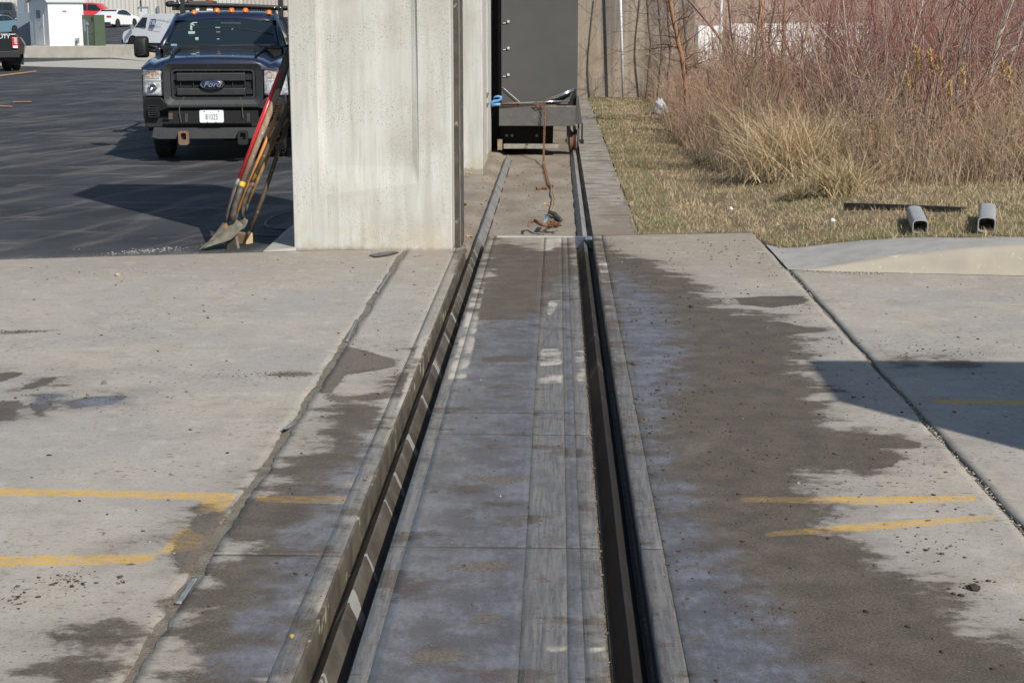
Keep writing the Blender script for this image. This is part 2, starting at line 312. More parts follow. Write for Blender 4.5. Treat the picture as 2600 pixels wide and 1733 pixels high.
def rail_mat(dark=False):
    n = NT('worn_rail_steel')
    st = n.noise(6.5, 5, 0.6, k=(1.2, 1.0, 1.2)); 
    sp = n.t.nodes.new('ShaderNodeSeparateXYZ'); n.t.links.new(n.pos, sp.inputs[0]); xx = n.math('MINIMUM', n.math('ABSOLUTE', n.math('ADD', sp.outputs['X'], 0.727)), n.math('ABSOLUTE', n.math('SUBTRACT', sp.outputs['X'], 0.253)))
    cv = n.t.nodes.new('ShaderNodeCombineXYZ'); n.t.links.new(n.math('ADD', n.math('ADD', sp.outputs['Y'], n.math('MULTIPLY', xx, 1.6)), n.math('MULTIPLY', n.noise(16, 3), 0.06)), cv.inputs[1]); bands = n.noise(4.6, 4, 0.62, v=cv.outputs[0])

    c = n.mix((0.085, 0.072, 0.056), (0.14, 0.12, 0.094), n.ramp(st, 0.35, 0.65))
    c = n.mix(c, (0.42, 0.41, 0.38), n.math('MULTIPLY', n.ramp(bands, 0.565, 0.585), 0.85))
    c = n.mix(c, (0.030, 0.028, 0.027), n.math('MULTIPLY', n.ramp(n.noise(3, 5), 0.52, 0.68), 0.7))
    c = n.mix(c, (0.14, 0.075, 0.04), n.math('MULTIPLY', n.ramp(n.noise(12, 5), 0.6, 0.72), 0.4))
    if dark:
        gr = n.ramp(n.math('ADD', sp.outputs['Y'], n.math('MULTIPLY', n.noise(1.5, 3), 2.5)), 10.6, 8.6)
        c = n.mix(c, (0.026, 0.024, 0.022), n.math('ADD', 0.86, n.math('MULTIPLY', gr, 0.12)))
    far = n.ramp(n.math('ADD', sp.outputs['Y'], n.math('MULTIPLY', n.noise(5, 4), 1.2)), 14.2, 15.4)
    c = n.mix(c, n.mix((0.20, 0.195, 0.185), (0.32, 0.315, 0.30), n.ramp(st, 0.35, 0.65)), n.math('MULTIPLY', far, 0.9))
    n.set(Base_Color=c, Roughness=0.75 if dark else 0.55, Metallic=0.0 if dark else 0.25, Specular_IOR_Level=0.2 if dark else 0.5); n.bump(n.noise(80, 4), 0.25, 0.004); return n.m
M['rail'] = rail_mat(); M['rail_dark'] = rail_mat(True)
M['steel'] = mat('grey_steel', (0.20, 0.20, 0.20), (0.28, 0.28, 0.275), 0.5, 0.5, sc=7, bump=0.1)
M['gate'] = mat('grey_gate_paint', (0.066, 0.065, 0.064), (0.076, 0.074, 0.073), 0.55, 0, sc=2.2, bump=0.05, bsc=25)
M['gate2'] = mat('scuffed_gate_paint', (0.085, 0.083, 0.08), (0.11, 0.105, 0.10), 0.6, 0, sc=9, bump=0.1, bsc=60, c3=(0.45, 0.38, 0.31), s3=13, t3=0.69)
M['black'] = mat('black_rubber', (0.012, 0.012, 0.013), (0.02, 0.02, 0.02), 0.8, sc=10)
M['tyre'] = mat('tyre_rubber', (0.014, 0.014, 0.015), (0.03, 0.028, 0.026), 0.85, sc=12, bump=0.2)
M['chrome'] = mat('bright_steel', (0.72, 0.73, 0.75), None, 0.18, 1.0)
M['blue'] = mat('blue_hook_paint', (0.10, 0.27, 0.55), (0.14, 0.33, 0.6), 0.4, sc=12)
M['rust'] = mat('rusty_chain', (0.27, 0.12, 0.06), (0.17, 0.085, 0.05), 0.8, 0.1, sc=30, bump=0.3)
M['rustw'] = mat('rusty_wheel', (0.23, 0.085, 0.04), (0.15, 0.07, 0.045), 0.7, 0.2, sc=14, bump=0.2)
M['bolt'] = mat('zinc_bolt', (0.62, 0.62, 0.60), None, 0.45, 0.3)
M['strap'] = mat('dirty_strap', (0.30, 0.24, 0.18), (0.20, 0.15, 0.11), 0.9, sc=20)
M['navy'] = mat('navy_paint', (0.007, 0.011, 0.030), (0.009, 0.014, 0.036), 0.28, 0, sc=3, coat=1.0)
M['plastic'] = mat('black_plastic', (0.008, 0.009, 0.010), (0.012, 0.0125, 0.014), 0.6, sc=20)
M['grille'] = mat('grey_grille_plastic', (0.022, 0.024, 0.027), (0.028, 0.030, 0.033), 0.45, sc=12)
M['valance'] = mat('dusty_valance', (0.034, 0.038, 0.041), (0.045, 0.047, 0.05), 0.7, sc=8)
M['void'] = mat('dark_recess', (0.006, 0.006, 0.007), None, 0.8)
M['glassd'] = mat('tinted_glass', (0.012, 0.020, 0.024), None, 0.06, 0, spec=0.7)
M['glassl'] = mat('pale_glass', (0.10, 0.16, 0.16), None, 0.1, 0, spec=0.7)
M['lampc'] = mat('clear_lamp', (0.85, 0.88, 0.93), (0.42, 0.46, 0.52), 0.15, 0.35, sc=22, coat=1.0, lo=0.4, hi=0.6)
M['lampa'] = mat('amber_lamp', (0.55, 0.32, 0.20), (0.80, 0.80, 0.80), 0.15, 0.5, sc=30, coat=1.0, lo=0.4, hi=0.6)
M['amber'] = mat('amber_lens', (0.80, 0.19, 0.02), None, 0.2, coat=0.6)
M['redlens'] = mat('red_lens', (0.55, 0.03, 0.04), None, 0.2, coat=0.6)
M['white'] = mat('white_paint', (0.78, 0.79, 0.80), None, 0.35, coat=0.4)
M['platew'] = mat('plate_white', (0.80, 0.84, 0.84), None, 0.5)
M['ink'] = mat('dark_ink', (0.03, 0.05, 0.08), None, 0.6)
M['inkblue'] = mat('blue_ink', (0.06, 0.09, 0.22), None, 0.6)
M['palink'] = mat('pale_ink', (0.50, 0.55, 0.62), None, 0.6)
M['fordb'] = mat('oval_blue', (0.006, 0.016, 0.065), None, 0.2, coat=1.0)
M['redp'] = mat('red_handle', (0.68, 0.015, 0.02), None, 0.3, coat=0.5)
M['orange'] = mat('orange_handle', (0.58, 0.24, 0.05), (0.48, 0.20, 0.05), 0.55, sc=18, k=(1, 1, 0.2))
M['wood'] = mat('worn_wood_handle', (0.33, 0.25, 0.17), (0.20, 0.14, 0.09), 0.8, sc=26, k=(1, 1, 0.18), bump=0.2, c3=(0.6, 0.57, 0.52), s3=34, t3=0.64)
M['wood2'] = mat('brown_wood_handle', (0.11, 0.075, 0.045), (0.055, 0.042, 0.03), 0.7, sc=20, k=(1, 1, 0.2), c3=(0.36, 0.22, 0.08), s3=12, t3=0.58)
M['grip'] = mat('grey_grip', (0.045, 0.042, 0.038), (0.06, 0.055, 0.05), 0.8, sc=14)
M['tool'] = mat('dark_tool_steel', (0.050, 0.048, 0.044), (0.12, 0.105, 0.085), 0.65, 0.3, sc=16, bump=0.2)
M['blade'] = mat('muddy_blade', (0.20, 0.18, 0.135), (0.10, 0.10, 0.085), 0.85, 0.1, sc=13, bump=0.4, bsc=50, c3=(0.27, 0.18, 0.09), s3=9, t3=0.58)
M['ferr'] = mat('pale_blue_ferrule', (0.22, 0.29, 0.35), None, 0.5)
M['yellow'] = mat('yellow_label', (0.75, 0.46, 0.02), (0.5, 0.3, 0.03), 0.5, sc=30)
M['lumber'] = mat('lumber', (0.27, 0.165, 0.095), (0.20, 0.12, 0.072), 0.8, sc=10, k=(0.3, 4, 4), bump=0.1)
M['endgrain'] = mat('lumber_end', (0.66, 0.50, 0.29), (0.50, 0.36, 0.19), 0.85, sc=14)
M['oldwood'] = mat('grey_wood', (0.22, 0.20, 0.165), (0.14, 0.13, 0.11), 0.9, sc=14, bump=0.2)
M['cable'] = mat('black_cable', (0.008, 0.008, 0.01), None, 0.5)
M['pipe'] = mat('grey_tube', (0.27, 0.285, 0.30), (0.34, 0.34, 0.33), 0.6, 0, sc=6, c3=(0.26, 0.23, 0.15), s3=8, t3=0.62)
M['timber'] = mat('dark_timber', (0.022, 0.022, 0.02), (0.04, 0.038, 0.03), 0.85, sc=9, bump=0.2)
M['bag'] = mat('white_plastic_bag', (0.74, 0.78, 0.86), None, 0.4)
M['green'] = mat('green_cabinet', (0.055, 0.085, 0.045), (0.06, 0.092, 0.05), 0.5, sc=3)
M['greend'] = mat('dark_green_seam', (0.02, 0.032, 0.02), None, 0.6)
M['cab'] = mat('blue_grey_cabinet', (0.17, 0.21, 0.255), None, 0.5)
M['pad'] = mat('pad_concrete', (0.42, 0.395, 0.345), (0.34, 0.32, 0.28), 0.9, sc=1.5, world=True)
M['beige'] = mat('beige_siding', (0.50, 0.495, 0.46), (0.53, 0.525, 0.49), 0.6, sc=0.6)
M['pink'] = mat('tan_siding', (0.42, 0.38, 0.34), (0.44, 0.40, 0.36), 0.7, sc=0.6)
M['door'] = mat('pale_door', (0.55, 0.58, 0.60), None, 0.5)
M['slate'] = mat('slate_trim', (0.18, 0.24, 0.27), None, 0.5)
M['teal'] = mat('teal_paint', (0.10, 0.20, 0.28), None, 0.3, coat=1.0)
M['red'] = mat('red_paint', (0.62, 0.03, 0.04), None, 0.3, coat=0.8)
M['plum'] = mat('dark_car_paint', (0.022, 0.022, 0.034), None, 0.3, coat=1.0)
M['dkgreen'] = mat('dark_pickup_paint', (0.012, 0.017, 0.020), None, 0.25, coat=1.0)
M['alloy'] = mat('alloy_rim', (0.55, 0.55, 0.55), None, 0.3, 0.6)
M['yline'] = mat('faded_yellow_line', (0.42, 0.25, 0.10), (0.30, 0.19, 0.09), 0.8, sc=3, world=True)
M['ylw'] = mat('yellow_line', (0.50, 0.29, 0.05), (0.42, 0.24, 0.045), 0.8, sc=8, world=True)
def bigwall_mat():
    n = NT('stains_and_tree_shadows')
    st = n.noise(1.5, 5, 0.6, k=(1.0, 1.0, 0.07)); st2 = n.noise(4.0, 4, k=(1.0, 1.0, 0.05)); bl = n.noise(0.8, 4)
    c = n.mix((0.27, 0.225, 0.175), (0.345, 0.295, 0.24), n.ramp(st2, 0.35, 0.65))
    c = n.mix(c, (0.12, 0.115, 0.115), n.math('MULTIPLY', n.ramp(st, 0.47, 0.60), 0.75))  # dark upright streaks imitate tree shadows in the wall colour
    c = n.mix(c, (0.185, 0.145, 0.09), n.math('MULTIPLY', n.ramp(bl, 0.48, 0.66), 0.6))
    n.set(Base_Color=c, Roughness=0.9, Specular_IOR_Level=0.2); n.bump(n.noise(20, 4), 0.3, 0.02); return n.m
M['bigwall'] = bigwall_mat()
M['whitew'] = mat('white_wall', (0.82, 0.80, 0.78), (0.76, 0.74, 0.72), 0.8, sc=1.0)
M['pole'] = mat('white_pole', (0.62, 0.64, 0.66), None, 0.5)
M['bank'] = mat('wooded_bank', (0.27, 0.205, 0.16), (0.36, 0.285, 0.235), 0.95, sc=0.8, world=True, k=(1.6, 1, 0.6), c3=(0.16, 0.115, 0.10), s3=2.5, t3=0.56)
M['grass'] = tint_mat('dry_grass'); M['twig'] = tint_mat('twigs', 0.7); M['stones'] = tint_mat('crumbs', 0.95)
def lawn_mat():
    n = NT('lawn_soil')
    c = n.mix((0.235, 0.185, 0.118), (0.155, 0.118, 0.078), n.ramp(n.noise(2.2, 5), 0.38, 0.62))
    c = n.mix(c, (0.13, 0.135, 0.055), n.math('MULTIPLY', n.ramp(n.noise(0.9, 4), 0.5, 0.66), 0.6))
    c = n.mix(c, (0.27, 0.22, 0.14), n.math('MULTIPLY', n.ramp(n.noise(40, 3), 0.52, 0.68), 0.7))
    n.set(Base_Color=c, Roughness=0.95, Specular_IOR_Level=0.1); n.bump(n.noise(55, 4), 0.8, 0.02); return n.m
M['lawn'] = lawn_mat()
# ================================================================== GROUND
def sdf(P, poly):
    poly = np.asarray(poly, float); n = len(poly); d = np.full(len(P), 1e9); ins = np.zeros(len(P), bool)
    for i in range(n):
        a = poly[i]; b = poly[(i+1) % n]; e = b-a; w = P-a
        t = np.clip((w@e)/max(e@e, 1e-12), 0, 1); q = w-t[:, None]*e; d = np.minimum(d, (q*q).sum(1))
        c = ((a[1] > P[:, 1]) != (b[1] > P[:, 1]))
        if b[1] != a[1]: ins ^= c & (P[:, 0] < (b[0]-a[0])*(P[:, 1]-a[1])/(b[1]-a[1])+a[0])
    return np.where(ins, 1, -1)*np.sqrt(d)
def G(pts): return [tuple(at(x, y)[:2]) for x, y in pts]
FIELDS = {
 'damp': [
  [(1500,600),(1545,612),(1590,650),(1680,668),(1730,700),(1790,722),(1800,760),(1900,790),(1990,800),(1985,830),(2060,870),(2050,910),(2060,950),(2105,990),(2128,1015),(2122,1080),(2200,1092),(2340,1122),(2345,1135),(2270,1140),(2290,1160),(2265,1188),(2150,1200),(2050,1232),(2110,1255),(2140,1290),(2080,1330),(2150,1370),(2180,1420),(2300,1440),(2420,1490),(2440,1540),(2500,1590),(2640,1600),(2750,1900),(1560,1900),(1560,1200)],
  [(1865,757),(1950,752),(2035,752),(2056,762),(2030,772),(1960,780),(1880,774)],
  [(1880,818),(1980,815),(2075,838),(2020,850),(1900,862)],
  [(1255,600),(1380,640),(1470,600),(1530,900),(1560,1900),(700,1900),(1130,960),(1200,720)],
  [(870,1020),(985,975),(1090,880),(1140,900),(960,1060),(700,1900),(330,1900),(470,1560),(575,1390),(560,1330),(620,1270),(760,1160),(800,1090),(790,1060)],
  [(0,945),(40,943),(75,945),(20,965),(0,966)],[(48,985),(110,958),(165,954),(130,972),(70,990)],
  [(75,1050),(90,1000),(152,999),(120,1035),(100,1055)],[(150,1025),(220,1006),(325,1003),(295,1025),(230,1030),(190,1036)],[(-60,1020),(50,1016),(58,1030),(30,1060),(-60,1065)],
  [(400,1400),(470,1330),(500,1290),(575,1300),(560,1350),(520,1420),(480,1450),(410,1430)],
  [(130,1600),(330,1590),(380,1620),(300,1733),(100,1733)],
  [(2260,905),(2450,905),(2480,930),(2300,935)],
 ],
 'film': [
  [(1575,690),(1640,745),(1690,820),(1712,900),(1690,990),(1640,1090),(1690,1230),(1770,1370),(1900,1540),(2060,1760),(2100,1900),(1650,1900),(1560,1000)],
  [(1180,830),(1380,800),(1500,700),(1530,900),(1560,1900),(700,1900),(1120,1010)],
  [(960,1100),(900,1350),(760,1600),(690,1900),(560,1900),(700,1500),(840,1240)],
  [(240,1012),(300,1008),(280,1022),(210,1026)],[(100,1012),(140,1003),(120,1030)],
  [(1420,720),(1470,700),(1490,760),(1430,790)],
 ],
 'spot': [
  [(-60,955),(0,945),(40,943),(76,945),(30,962),(-60,985)],[(45,986),(110,958),(166,954),(130,972),(70,992)],[(72,1052),(92,1000),(154,999),(125,1035),(105,1058)],[(148,1026),(220,1006),(327,1003),(297,1025),(232,1030),(190,1038)],[(-60,1022),(50,1016),(60,1032),(30,1064),(-60,1075)],
  [(868,876),(935,891),(1003,912),(1014,922),(1000,932),(940,942),(880,952),(850,982),(836,1000),(806,996),(833,945)],
  [(1865,757),(1950,751),(2037,751),(2058,762),(2030,773),(1960,781),(1880,775)],[(1880,818),(1980,814),(2077,838),(2020,851),(1900,864)],
  [(2120,1095),(2210,1098),(2342,1121),(2346,1137),(2200,1142)],[(2150,1160),(2260,1138),(2292,1160),(2266,1190),(2150,1195)],
  [(425,1405),(470,1335),(510,1300),(575,1300),(556,1355),(510,1430),(470,1452)],[(250,1340),(262,1344),(300,1400),(340,1432),(325,1434),(280,1400)],[(320,1345),(335,1350),(385,1385),(375,1390)],
 ],
 'mud': [
  [(870,878),(935,893),(1003,914),(1012,922),(1000,931),(940,940),(880,950),(850,980),(838,998),(810,992),(835,945)],
  [(838,995),(870,1008),(893,1018),(888,1026),(850,1012),(825,1003)],
  [(660,952),(720,944),(775,946),(780,953),(740,956),(690,955)],
  [(0,840),(60,838),(140,838),(60,845),(0,848)],
  [(430,1400),(470,1340),(520,1320),(560,1310),(545,1370),(500,1440),(450,1440)],
  [(1590,1065),(1640,1058),(1660,1066),(1620,1075)],[(1760,1120),(1800,1125),(1800,1150),(1740,1152)],
  [(1150,640),(1180,625),(1215,625),(1205,660),(1160,700)],
  [(1180,1205),(1250,1212),(1330,1215),(1300,1224),(1200,1222)],
  [(1110,1430),(1280,1425),(1290,1440),(1130,1450)],[(1050,1660),(1160,1650),(1170,1675),(1060,1690)],[(1210,1560),(1260,1555),(1258,1568),(1205,1572)],
 ],
 'paint': [
  [(-80,1236),(605,1251),(571,1298),(501,1296),(516,1270),(300,1262),(-80,1257)],
  [(-80,1412),(396,1405),(392,1429),(0,1438),(-80,1441)],
  [(466,1329),(483,1333),(490,1350),(523,1359),(505,1394),(405,1405),(430,1370)],
  [(644,1258),(885,1258),(880,1280),(650,1272)],
  [(1880,1262),(2479,1257),(2483,1264),(2479,1271),(2205,1280),(1880,1273)],
  [(1940,1350),(2205,1326),(2527,1307),(2530,1318),(2205,1347),(1940,1362)],
  [(2362,1013),(2700,1017),(2700,1030),(2362,1022)],
 ],
 'pale': [
  [(1366,946),(1429,952),(1428,971),(1364,973)],[(1372,885),(1420,885),(1427,925),(1368,930)],[(1456,890),(1486,890),(1487,966),(1464,969)],
  [(1385,608),(1432,603),(1424,624),(1382,640)],[(832,1468),(848,1470),(815,1552),(800,1557)],[(1390,1638),(1440,1640),(1440,1655),(1390,1652)],[(1480,1643),(1536,1641),(1536,1655),(1480,1658)],
  [(1205,715),(1232,715),(1185,960),(1138,962)],[(1518,660),(1542,658),(1548,692),(1522,692)],[(1066,860),(1090,840),(1035,1030),(1000,1060)],[(1392,762),(1424,762),(1400,800),(1390,800)],
 ],
}
FW = {k: [G(p) for p in v] for k, v in FIELDS.items()}
def field(name, P):
    out = np.full(len(P), -1.0)
    for poly in FW[name]:
        a = np.asarray(poly); m = 1.0
        sel = (P[:, 0] > a[:, 0].min()-m) & (P[:, 0] < a[:, 0].max()+m) & (P[:, 1] > a[:, 1].min()-m) & (P[:, 1] < a[:, 1].max()+m)
        if sel.any(): out[sel] = np.maximum(out[sel], sdf(P[sel], poly))
    return out
XL0, XL1, XR0, XR1 = -0.797, -0.632, 0.168, 0.332     # rail channels
def front_edge(x):
    return float(np.interp(x, [-9, -4.644, -2.272, -1.31, -0.80, -0.70, 0.5, 1.836, 9], [11.9, 12.895, 13.433, 13.60, 13.68, 14.37, 14.50, 14.732, 15.2]))
road = MB()
def strip(x0, x1, z, y0=-3.0):
    road.add([(x0, y0, z), (x1, y0, z), (x1, front_edge(x1)-0.02, z), (x0, front_edge(x0)-0.02, z)], [(0, 1, 2, 3)])
for x0, x1, z in ((-9, -2.2, -0.014), (-2.2, XL0, -0.007), (XL0, XL1, -0.122), (XL1, XR0, -0.014), (XR0, XR1, -0.122), (XR1, 1.9, -0.014)): strip(x0, x1, z)
road.add([(1.9, -3, -.014), (9, -3, -.014), (9, 11.9, -.014), (1.9, 12.3, -.014)], [(0, 1, 2, 3)])
roadway = road.build('roadway_bed', M['joint'], recalc=False); tag(roadway, kind='structure')
def slab(x0, x1, y0, y1, mt, g=0.002, gy=0.0001, jl=0.0, jr=0.0, sp=0.04, y0f=None, y1f=None, parent=roadway):
    nx = max(2, int((x1-x0)/sp)); ny = max(2, int((y1-y0)/sp)); X, Y = [], []
    us = np.linspace(0, 1, nx+1); vs = np.linspace(0, 1, ny+1)
    xs = x0+g+(x1-x0-2*g)*us; V = np.zeros((ny+1, nx+1, 3))
    for i, x in enumerate(xs):
        ya = (y0f(x) if y0f else y0)+gy; yb = (y1f(x) if y1f else y1)-gy
        V[:, i, 0] = x; V[:, i, 1] = ya+(yb-ya)*vs
    for side, amp in ((0, jl), (nx, jr)):
        if amp:
            for j in range(ny+1): V[j, side, 0] += amp*mnoise.noise(Vector((x0*3.1, V[j, side, 1]*2.3, side)))+amp*0.6*mnoise.noise(Vector((x0*7.1, V[j, side, 1]*14.0, 3)))
    top = V.reshape(-1, 3); n1 = len(top); bot = []; idx = lambda j, i: j*(nx+1)+i
    ring = [idx(0, i) for i in range(nx+1)]+[idx(j, nx) for j in range(1, ny+1)]+[idx(ny, i) for i in range(nx-1, -1, -1)]+[idx(j, 0) for j in range(ny-1, 0, -1)]
    lip = top[ring].copy(); lip[:, 2] = -0.14
    F = [(idx(j, i), idx(j, i+1), idx(j+1, i+1), idx(j+1, i)) for j in range(ny) for i in range(nx)]
    m = len(ring); F += [(ring[k], n1+k, n1+(k+1) % m, ring[(k+1) % m]) for k in range(m)]
    VV = np.vstack([top, lip]); me = mesh_np('concrete_slab', VV, np.array(F))
    for k in FIELDS:
        a = me.attributes.new(k, 'FLOAT', 'POINT'); a.data.foreach_set('value', field(k, VV[:, :2]).astype(np.float32))
    return put('concrete_slab', me, M[mt], parent)
fe = front_edge
ya, yb, yc = at(1100, 1386).y, at(1100, 1100).y, at(1200, 1046).y
yl = at(670, 1407).y; yA = at(350, 938).y; yB = at(350, 735).y
def column(x0, x1, cuts, mt, **k):
    cuts = [0.6]+list(cuts)
    for i, c in enumerate(cuts):
        last = i == len(cuts)-1
        slab(x0, x1, c, fe((x0+x1)/2) if last else cuts[i+1], mt, y1f=fe if last else None, **k)
column(-8.5, -1.312-0.022, [], 'slab', jr=0.020)
column(-1.312+0.020, -0.88, [yl], 'slab', jl=0.022, g=0.0006, sp=0.035)
column(-0.88, XL0, [yl], 'broom', g=0.0006, sp=0.026)
column(XL1, -0.571, [ya, yb], 'broom', g=0.0004, sp=0.026)
column(-0.571, -0.11, [ya, yb, yc], 'slab', g=0.0004, sp=0.035)
column(-0.11, 0.045, [ya, yb, yc], 'broom', g=0.0004, sp=0.026)
column(0.045, 0.097, [ya, yb, yc], 'slab', g=0.0004, sp=0.026)
column(0.097, XR0, [ya, yb, yc], 'broom', g=0.0004, sp=0.026)
column(XR1, 0.415, [ya], 'broom', g=0.0006, sp=0.026)
column(0.415, 1.858-0.016, [], 'slab', jr=0.012)
curb_y = lambda x: float(np.interp(x, [1.8, 2.12, 3.66, 9], [12.55, 12.46, 12.28, 12.0]))
slab(1.858+0.016, 8.5, 0.6, 12.3, 'slab', jl=0.012, y1f=curb_y)
# kerb return and walk behind it
sm = lambda t: 0 if t <= 0 else (1 if t >= 1 else t*t*(3-2*t))
kh = lambda x: float(np.interp(x, [1.98, 2.12, 2.35, 2.66, 3.05, 3.66, 4.6], [0, .022, .062, .118, .175, .232, .245]))
def lawn_edge(x): return float(np.interp(x, [0.78, 1.80, 1.865, 2.0, 2.14, 2.34, 2.95, 3.36, 3.79, 5, 9], [14.62, 14.74, 13.85, 13.70, 13.6, 13.54, 13.27, 12.95, 12.78, 12.6, 12.5]))
k = MB()
def kerb_pt(u, v):
    x = 1.86+u*7.0; h = kh(x); prof = [(0, 0), (0.012, 0.10), (0.03, 0.32), (0.05, 0.62), (0.075, 0.86), (0.11, 0.97), (0.16, 1.0)]
    f = v*6; i = min(int(f), 5); t = f-i; a, b = prof[i], prof[i+1]
    return Vector((x, curb_y(x)+(a[0]+(b[0]-a[0])*t)*(0.4+0.6*h/0.245), 0.001+h*(a[1]+(b[1]-a[1])*t)))
k.grid(kerb_pt, 60, 12)
tag(k.build('kerb', M['curb'], smooth=True), kind='structure')
k = MB(); k.grid(lambda u, v: (lambda x: Vector((x, curb_y(x)+0.16*(0.4+0.6*kh(x)/0.245)+v*(lawn_edge(x)+0.02-curb_y(x)-0.16*(0.4+0.6*kh(x)/0.215)), 0.001+kh(x))))(1.86+u*7.0), 60, 14)
sw = tag(k.build('sidewalk', M['walk'], smooth=True), kind='structure')
# ground beyond: rail bed, walk strip, asphalt lot, lawn, far ground
def lawn_z(x, y):
    a = (kh(x)+0.045*sm((x-1.74)/.12))*sm((24-y)/8.0)
    d = -0.10*sm((x-1.6)/1.2)*sm((y-18)/4)*sm((34-y)/6)
    return -0.035+a+d+0.02*sm((y-30)/20)+0.012*mnoise.noise(Vector((x*1.3, y*1.3, 0)))+0.008*mnoise.noise(Vector((x*5, y*5, 3)))
def bed_z(x, y): return -0.115+0.012*mnoise.noise(Vector((x*4, y*2, 0)))+0.006*mnoise.noise(Vector((x*14, y*14, 1)))+0.045*sm((-0.80-x)/0.1)
k = MB(); k.grid(lambda u, v: (lambda x: (lambda y: Vector((x, y, bed_z(x, y))))(fe(x)-0.05+v*(44-fe(x))))(-2.4+u*2.77), 56, 420)
tag(k.build('rail_bed', M['bed'], smooth=True), kind='structure')
walk = MB(); walk.add([(0.33, 14.3, -.06), (0.82, 14.3, -.06), (0.82, 40, -.06), (0.33, 40, -.06)], [(0, 1, 2, 3)])
walkway = tag(walk.build('walkway', M['soil'], recalc=False), kind='structure')
y = 14.75; rg = random.Random(3)
while y < 39:
    L = 1.53; b = MB(); t = rg.uniform(-.004, .004); w = rg.uniform(-.012, .012)
    b.grid(lambda u, v: Vector((0.345+u*(0.435+w)+0.010*mnoise.noise(Vector((y, v*9, u)))*u, y+0.012+v*(L-0.024), -0.035+t*u+0.004*mnoise.noise(Vector((u*3, y+v*6, 2))))), 6, 20)
    n = len(b.v); b.box(0.35, 0.345+0.425+w, y+0.02, y+L-0.02, -0.09, -0.042)
    b.build('paving_slab', M['walkd'], walkway, recalc=False); y += L
k = MB(); k.grid(lambda u, v: (lambda x, q: Vector((x, lawn_edge(x)-0.03+0.03*mnoise.noise(Vector((x*6, 0, 2)))+q*(44-lawn_edge(x)), lawn_z(x, lawn_edge(x)-0.03+q*(44-lawn_edge(x)))-(0.09 if q == 0 else 0))))(0.79+u*8.5, v*v*0.55+v*0.45), 130, 220)
tag(k.build('lawn', M['lawn'], smooth=True), kind='structure')
def far_z(y): return -0.03 if y < 95 else (-0.03+1.06*sm((y-92)/36) + (0.0 if y < 125 else 0.02*(y-125)))
av, af, ae = [], [], []
xs = np.concatenate([np.linspace(-1.9, -8, 60), np.linspace(-8.3, -90, 60)]); vs = np.concatenate([np.linspace(0, 1, 80)**1.0*6, 6+np.linspace(0.05, 1, 120)**2*150])
for v in vs:
    for x in xs:
        e = fe(max(x, -9)) if x > -9 else fe(-9)+(x+9)*0.227
        y = e+v; hump = 0.025*math.exp(-((v-0.35)/0.3)**2)*(1+0.6*mnoise.noise(Vector((x*1.5, 0, 0))))
        av.append((x, y, far_z(y)+hump+0.006*mnoise.noise(Vector((x*.8, y*.8, 0))))); ae.append(math.exp(-v/0.5))
nx = len(xs); af = [(j*nx+i, (j+1)*nx+i, (j+1)*nx+i+1, j*nx+i+1) for j in range(len(vs)-1) for i in range(nx-1)]
me = mesh_np('asphalt_lot', av, af, True); a = me.attributes.new('edge', 'FLOAT', 'POINT'); a.data.foreach_set('value', np.array(ae, np.float32))
tag(put('asphalt_lot', me, M['asphalt']), kind='structure')
k = MB(); k.add([(-600, -200, -.16), (600, -200, -.16), (600, 900, -.16), (-600, 900, -.16)], [(0, 1, 2, 3)])
tag(k.build('ground', M['soil'], recalc=False), kind='structure')
def sheet_px(name, pts, z, m, parent=None):
    b = MB(); P = [at(x, y, z) for x, y in pts]; b.add(P, [tuple(range(len(P)))]); o = b.build(name, m, parent, recalc=False); return o
def flipup(o):
    if o.data.polygons[0].normal.z < 0: o.data.flip_normals()
    return o
tag(flipup(sheet_px('concrete_apron', [(-60,161),(20,160),(150,155),(285,150),(372,156),(560,160),(560,180),(370,176.5),(180,171.5),(20,167),(-60,166)], -0.020, M['pad'])), kind='structure')
tag(flipup(sheet_px('sidewalk', [(284,131),(450,130),(450,158),(372,155.5),(284,147)], -0.012, M['pad'])), kind='structure')
for pts in ([(-40,195),(92,179.5),(94,182),(-40,199)], [(-40,266),(30,269),(32,271.5),(-40,269)], [(32,258),(80,257),(80,259),(32,260)]):
    tag(flipup(sheet_px('painted_line', pts, -0.012, M['yline'])), kind='structure')
b = MB(); p0, p1 = at(284, 138), at(470, 137); b.box(p0.x, p1.x, p0.y, p0.y+0.25, -0.03, 0.16)
tag(b.build('kerb', mat('yellow_kerb', (0.55, 0.40, 0.22), (0.45, 0.33, 0.2), 0.8, sc=2), bevel=0.02), kind='structure')
# concrete stub beside the pillar
P = [at(660, 640, 0), at(748, 634, 0), at(748, 560, 0), at(735, 575, 0)]
stub = MB(); stub.loft([[(p.x, p.y, -0.06) for p in (at(658, 641), at(752, 636), at(752, 575), at(725, 585))], [(p.x, p.y, z) for p, z in zip((at(668, 637), at(752, 634), at(752, 578), at(728, 590)), (0.004, 0.02, 0.05, 0.03))]])
tag(stub.build('concrete_footing', M['walk'], bevel=0.01), kind='structure')

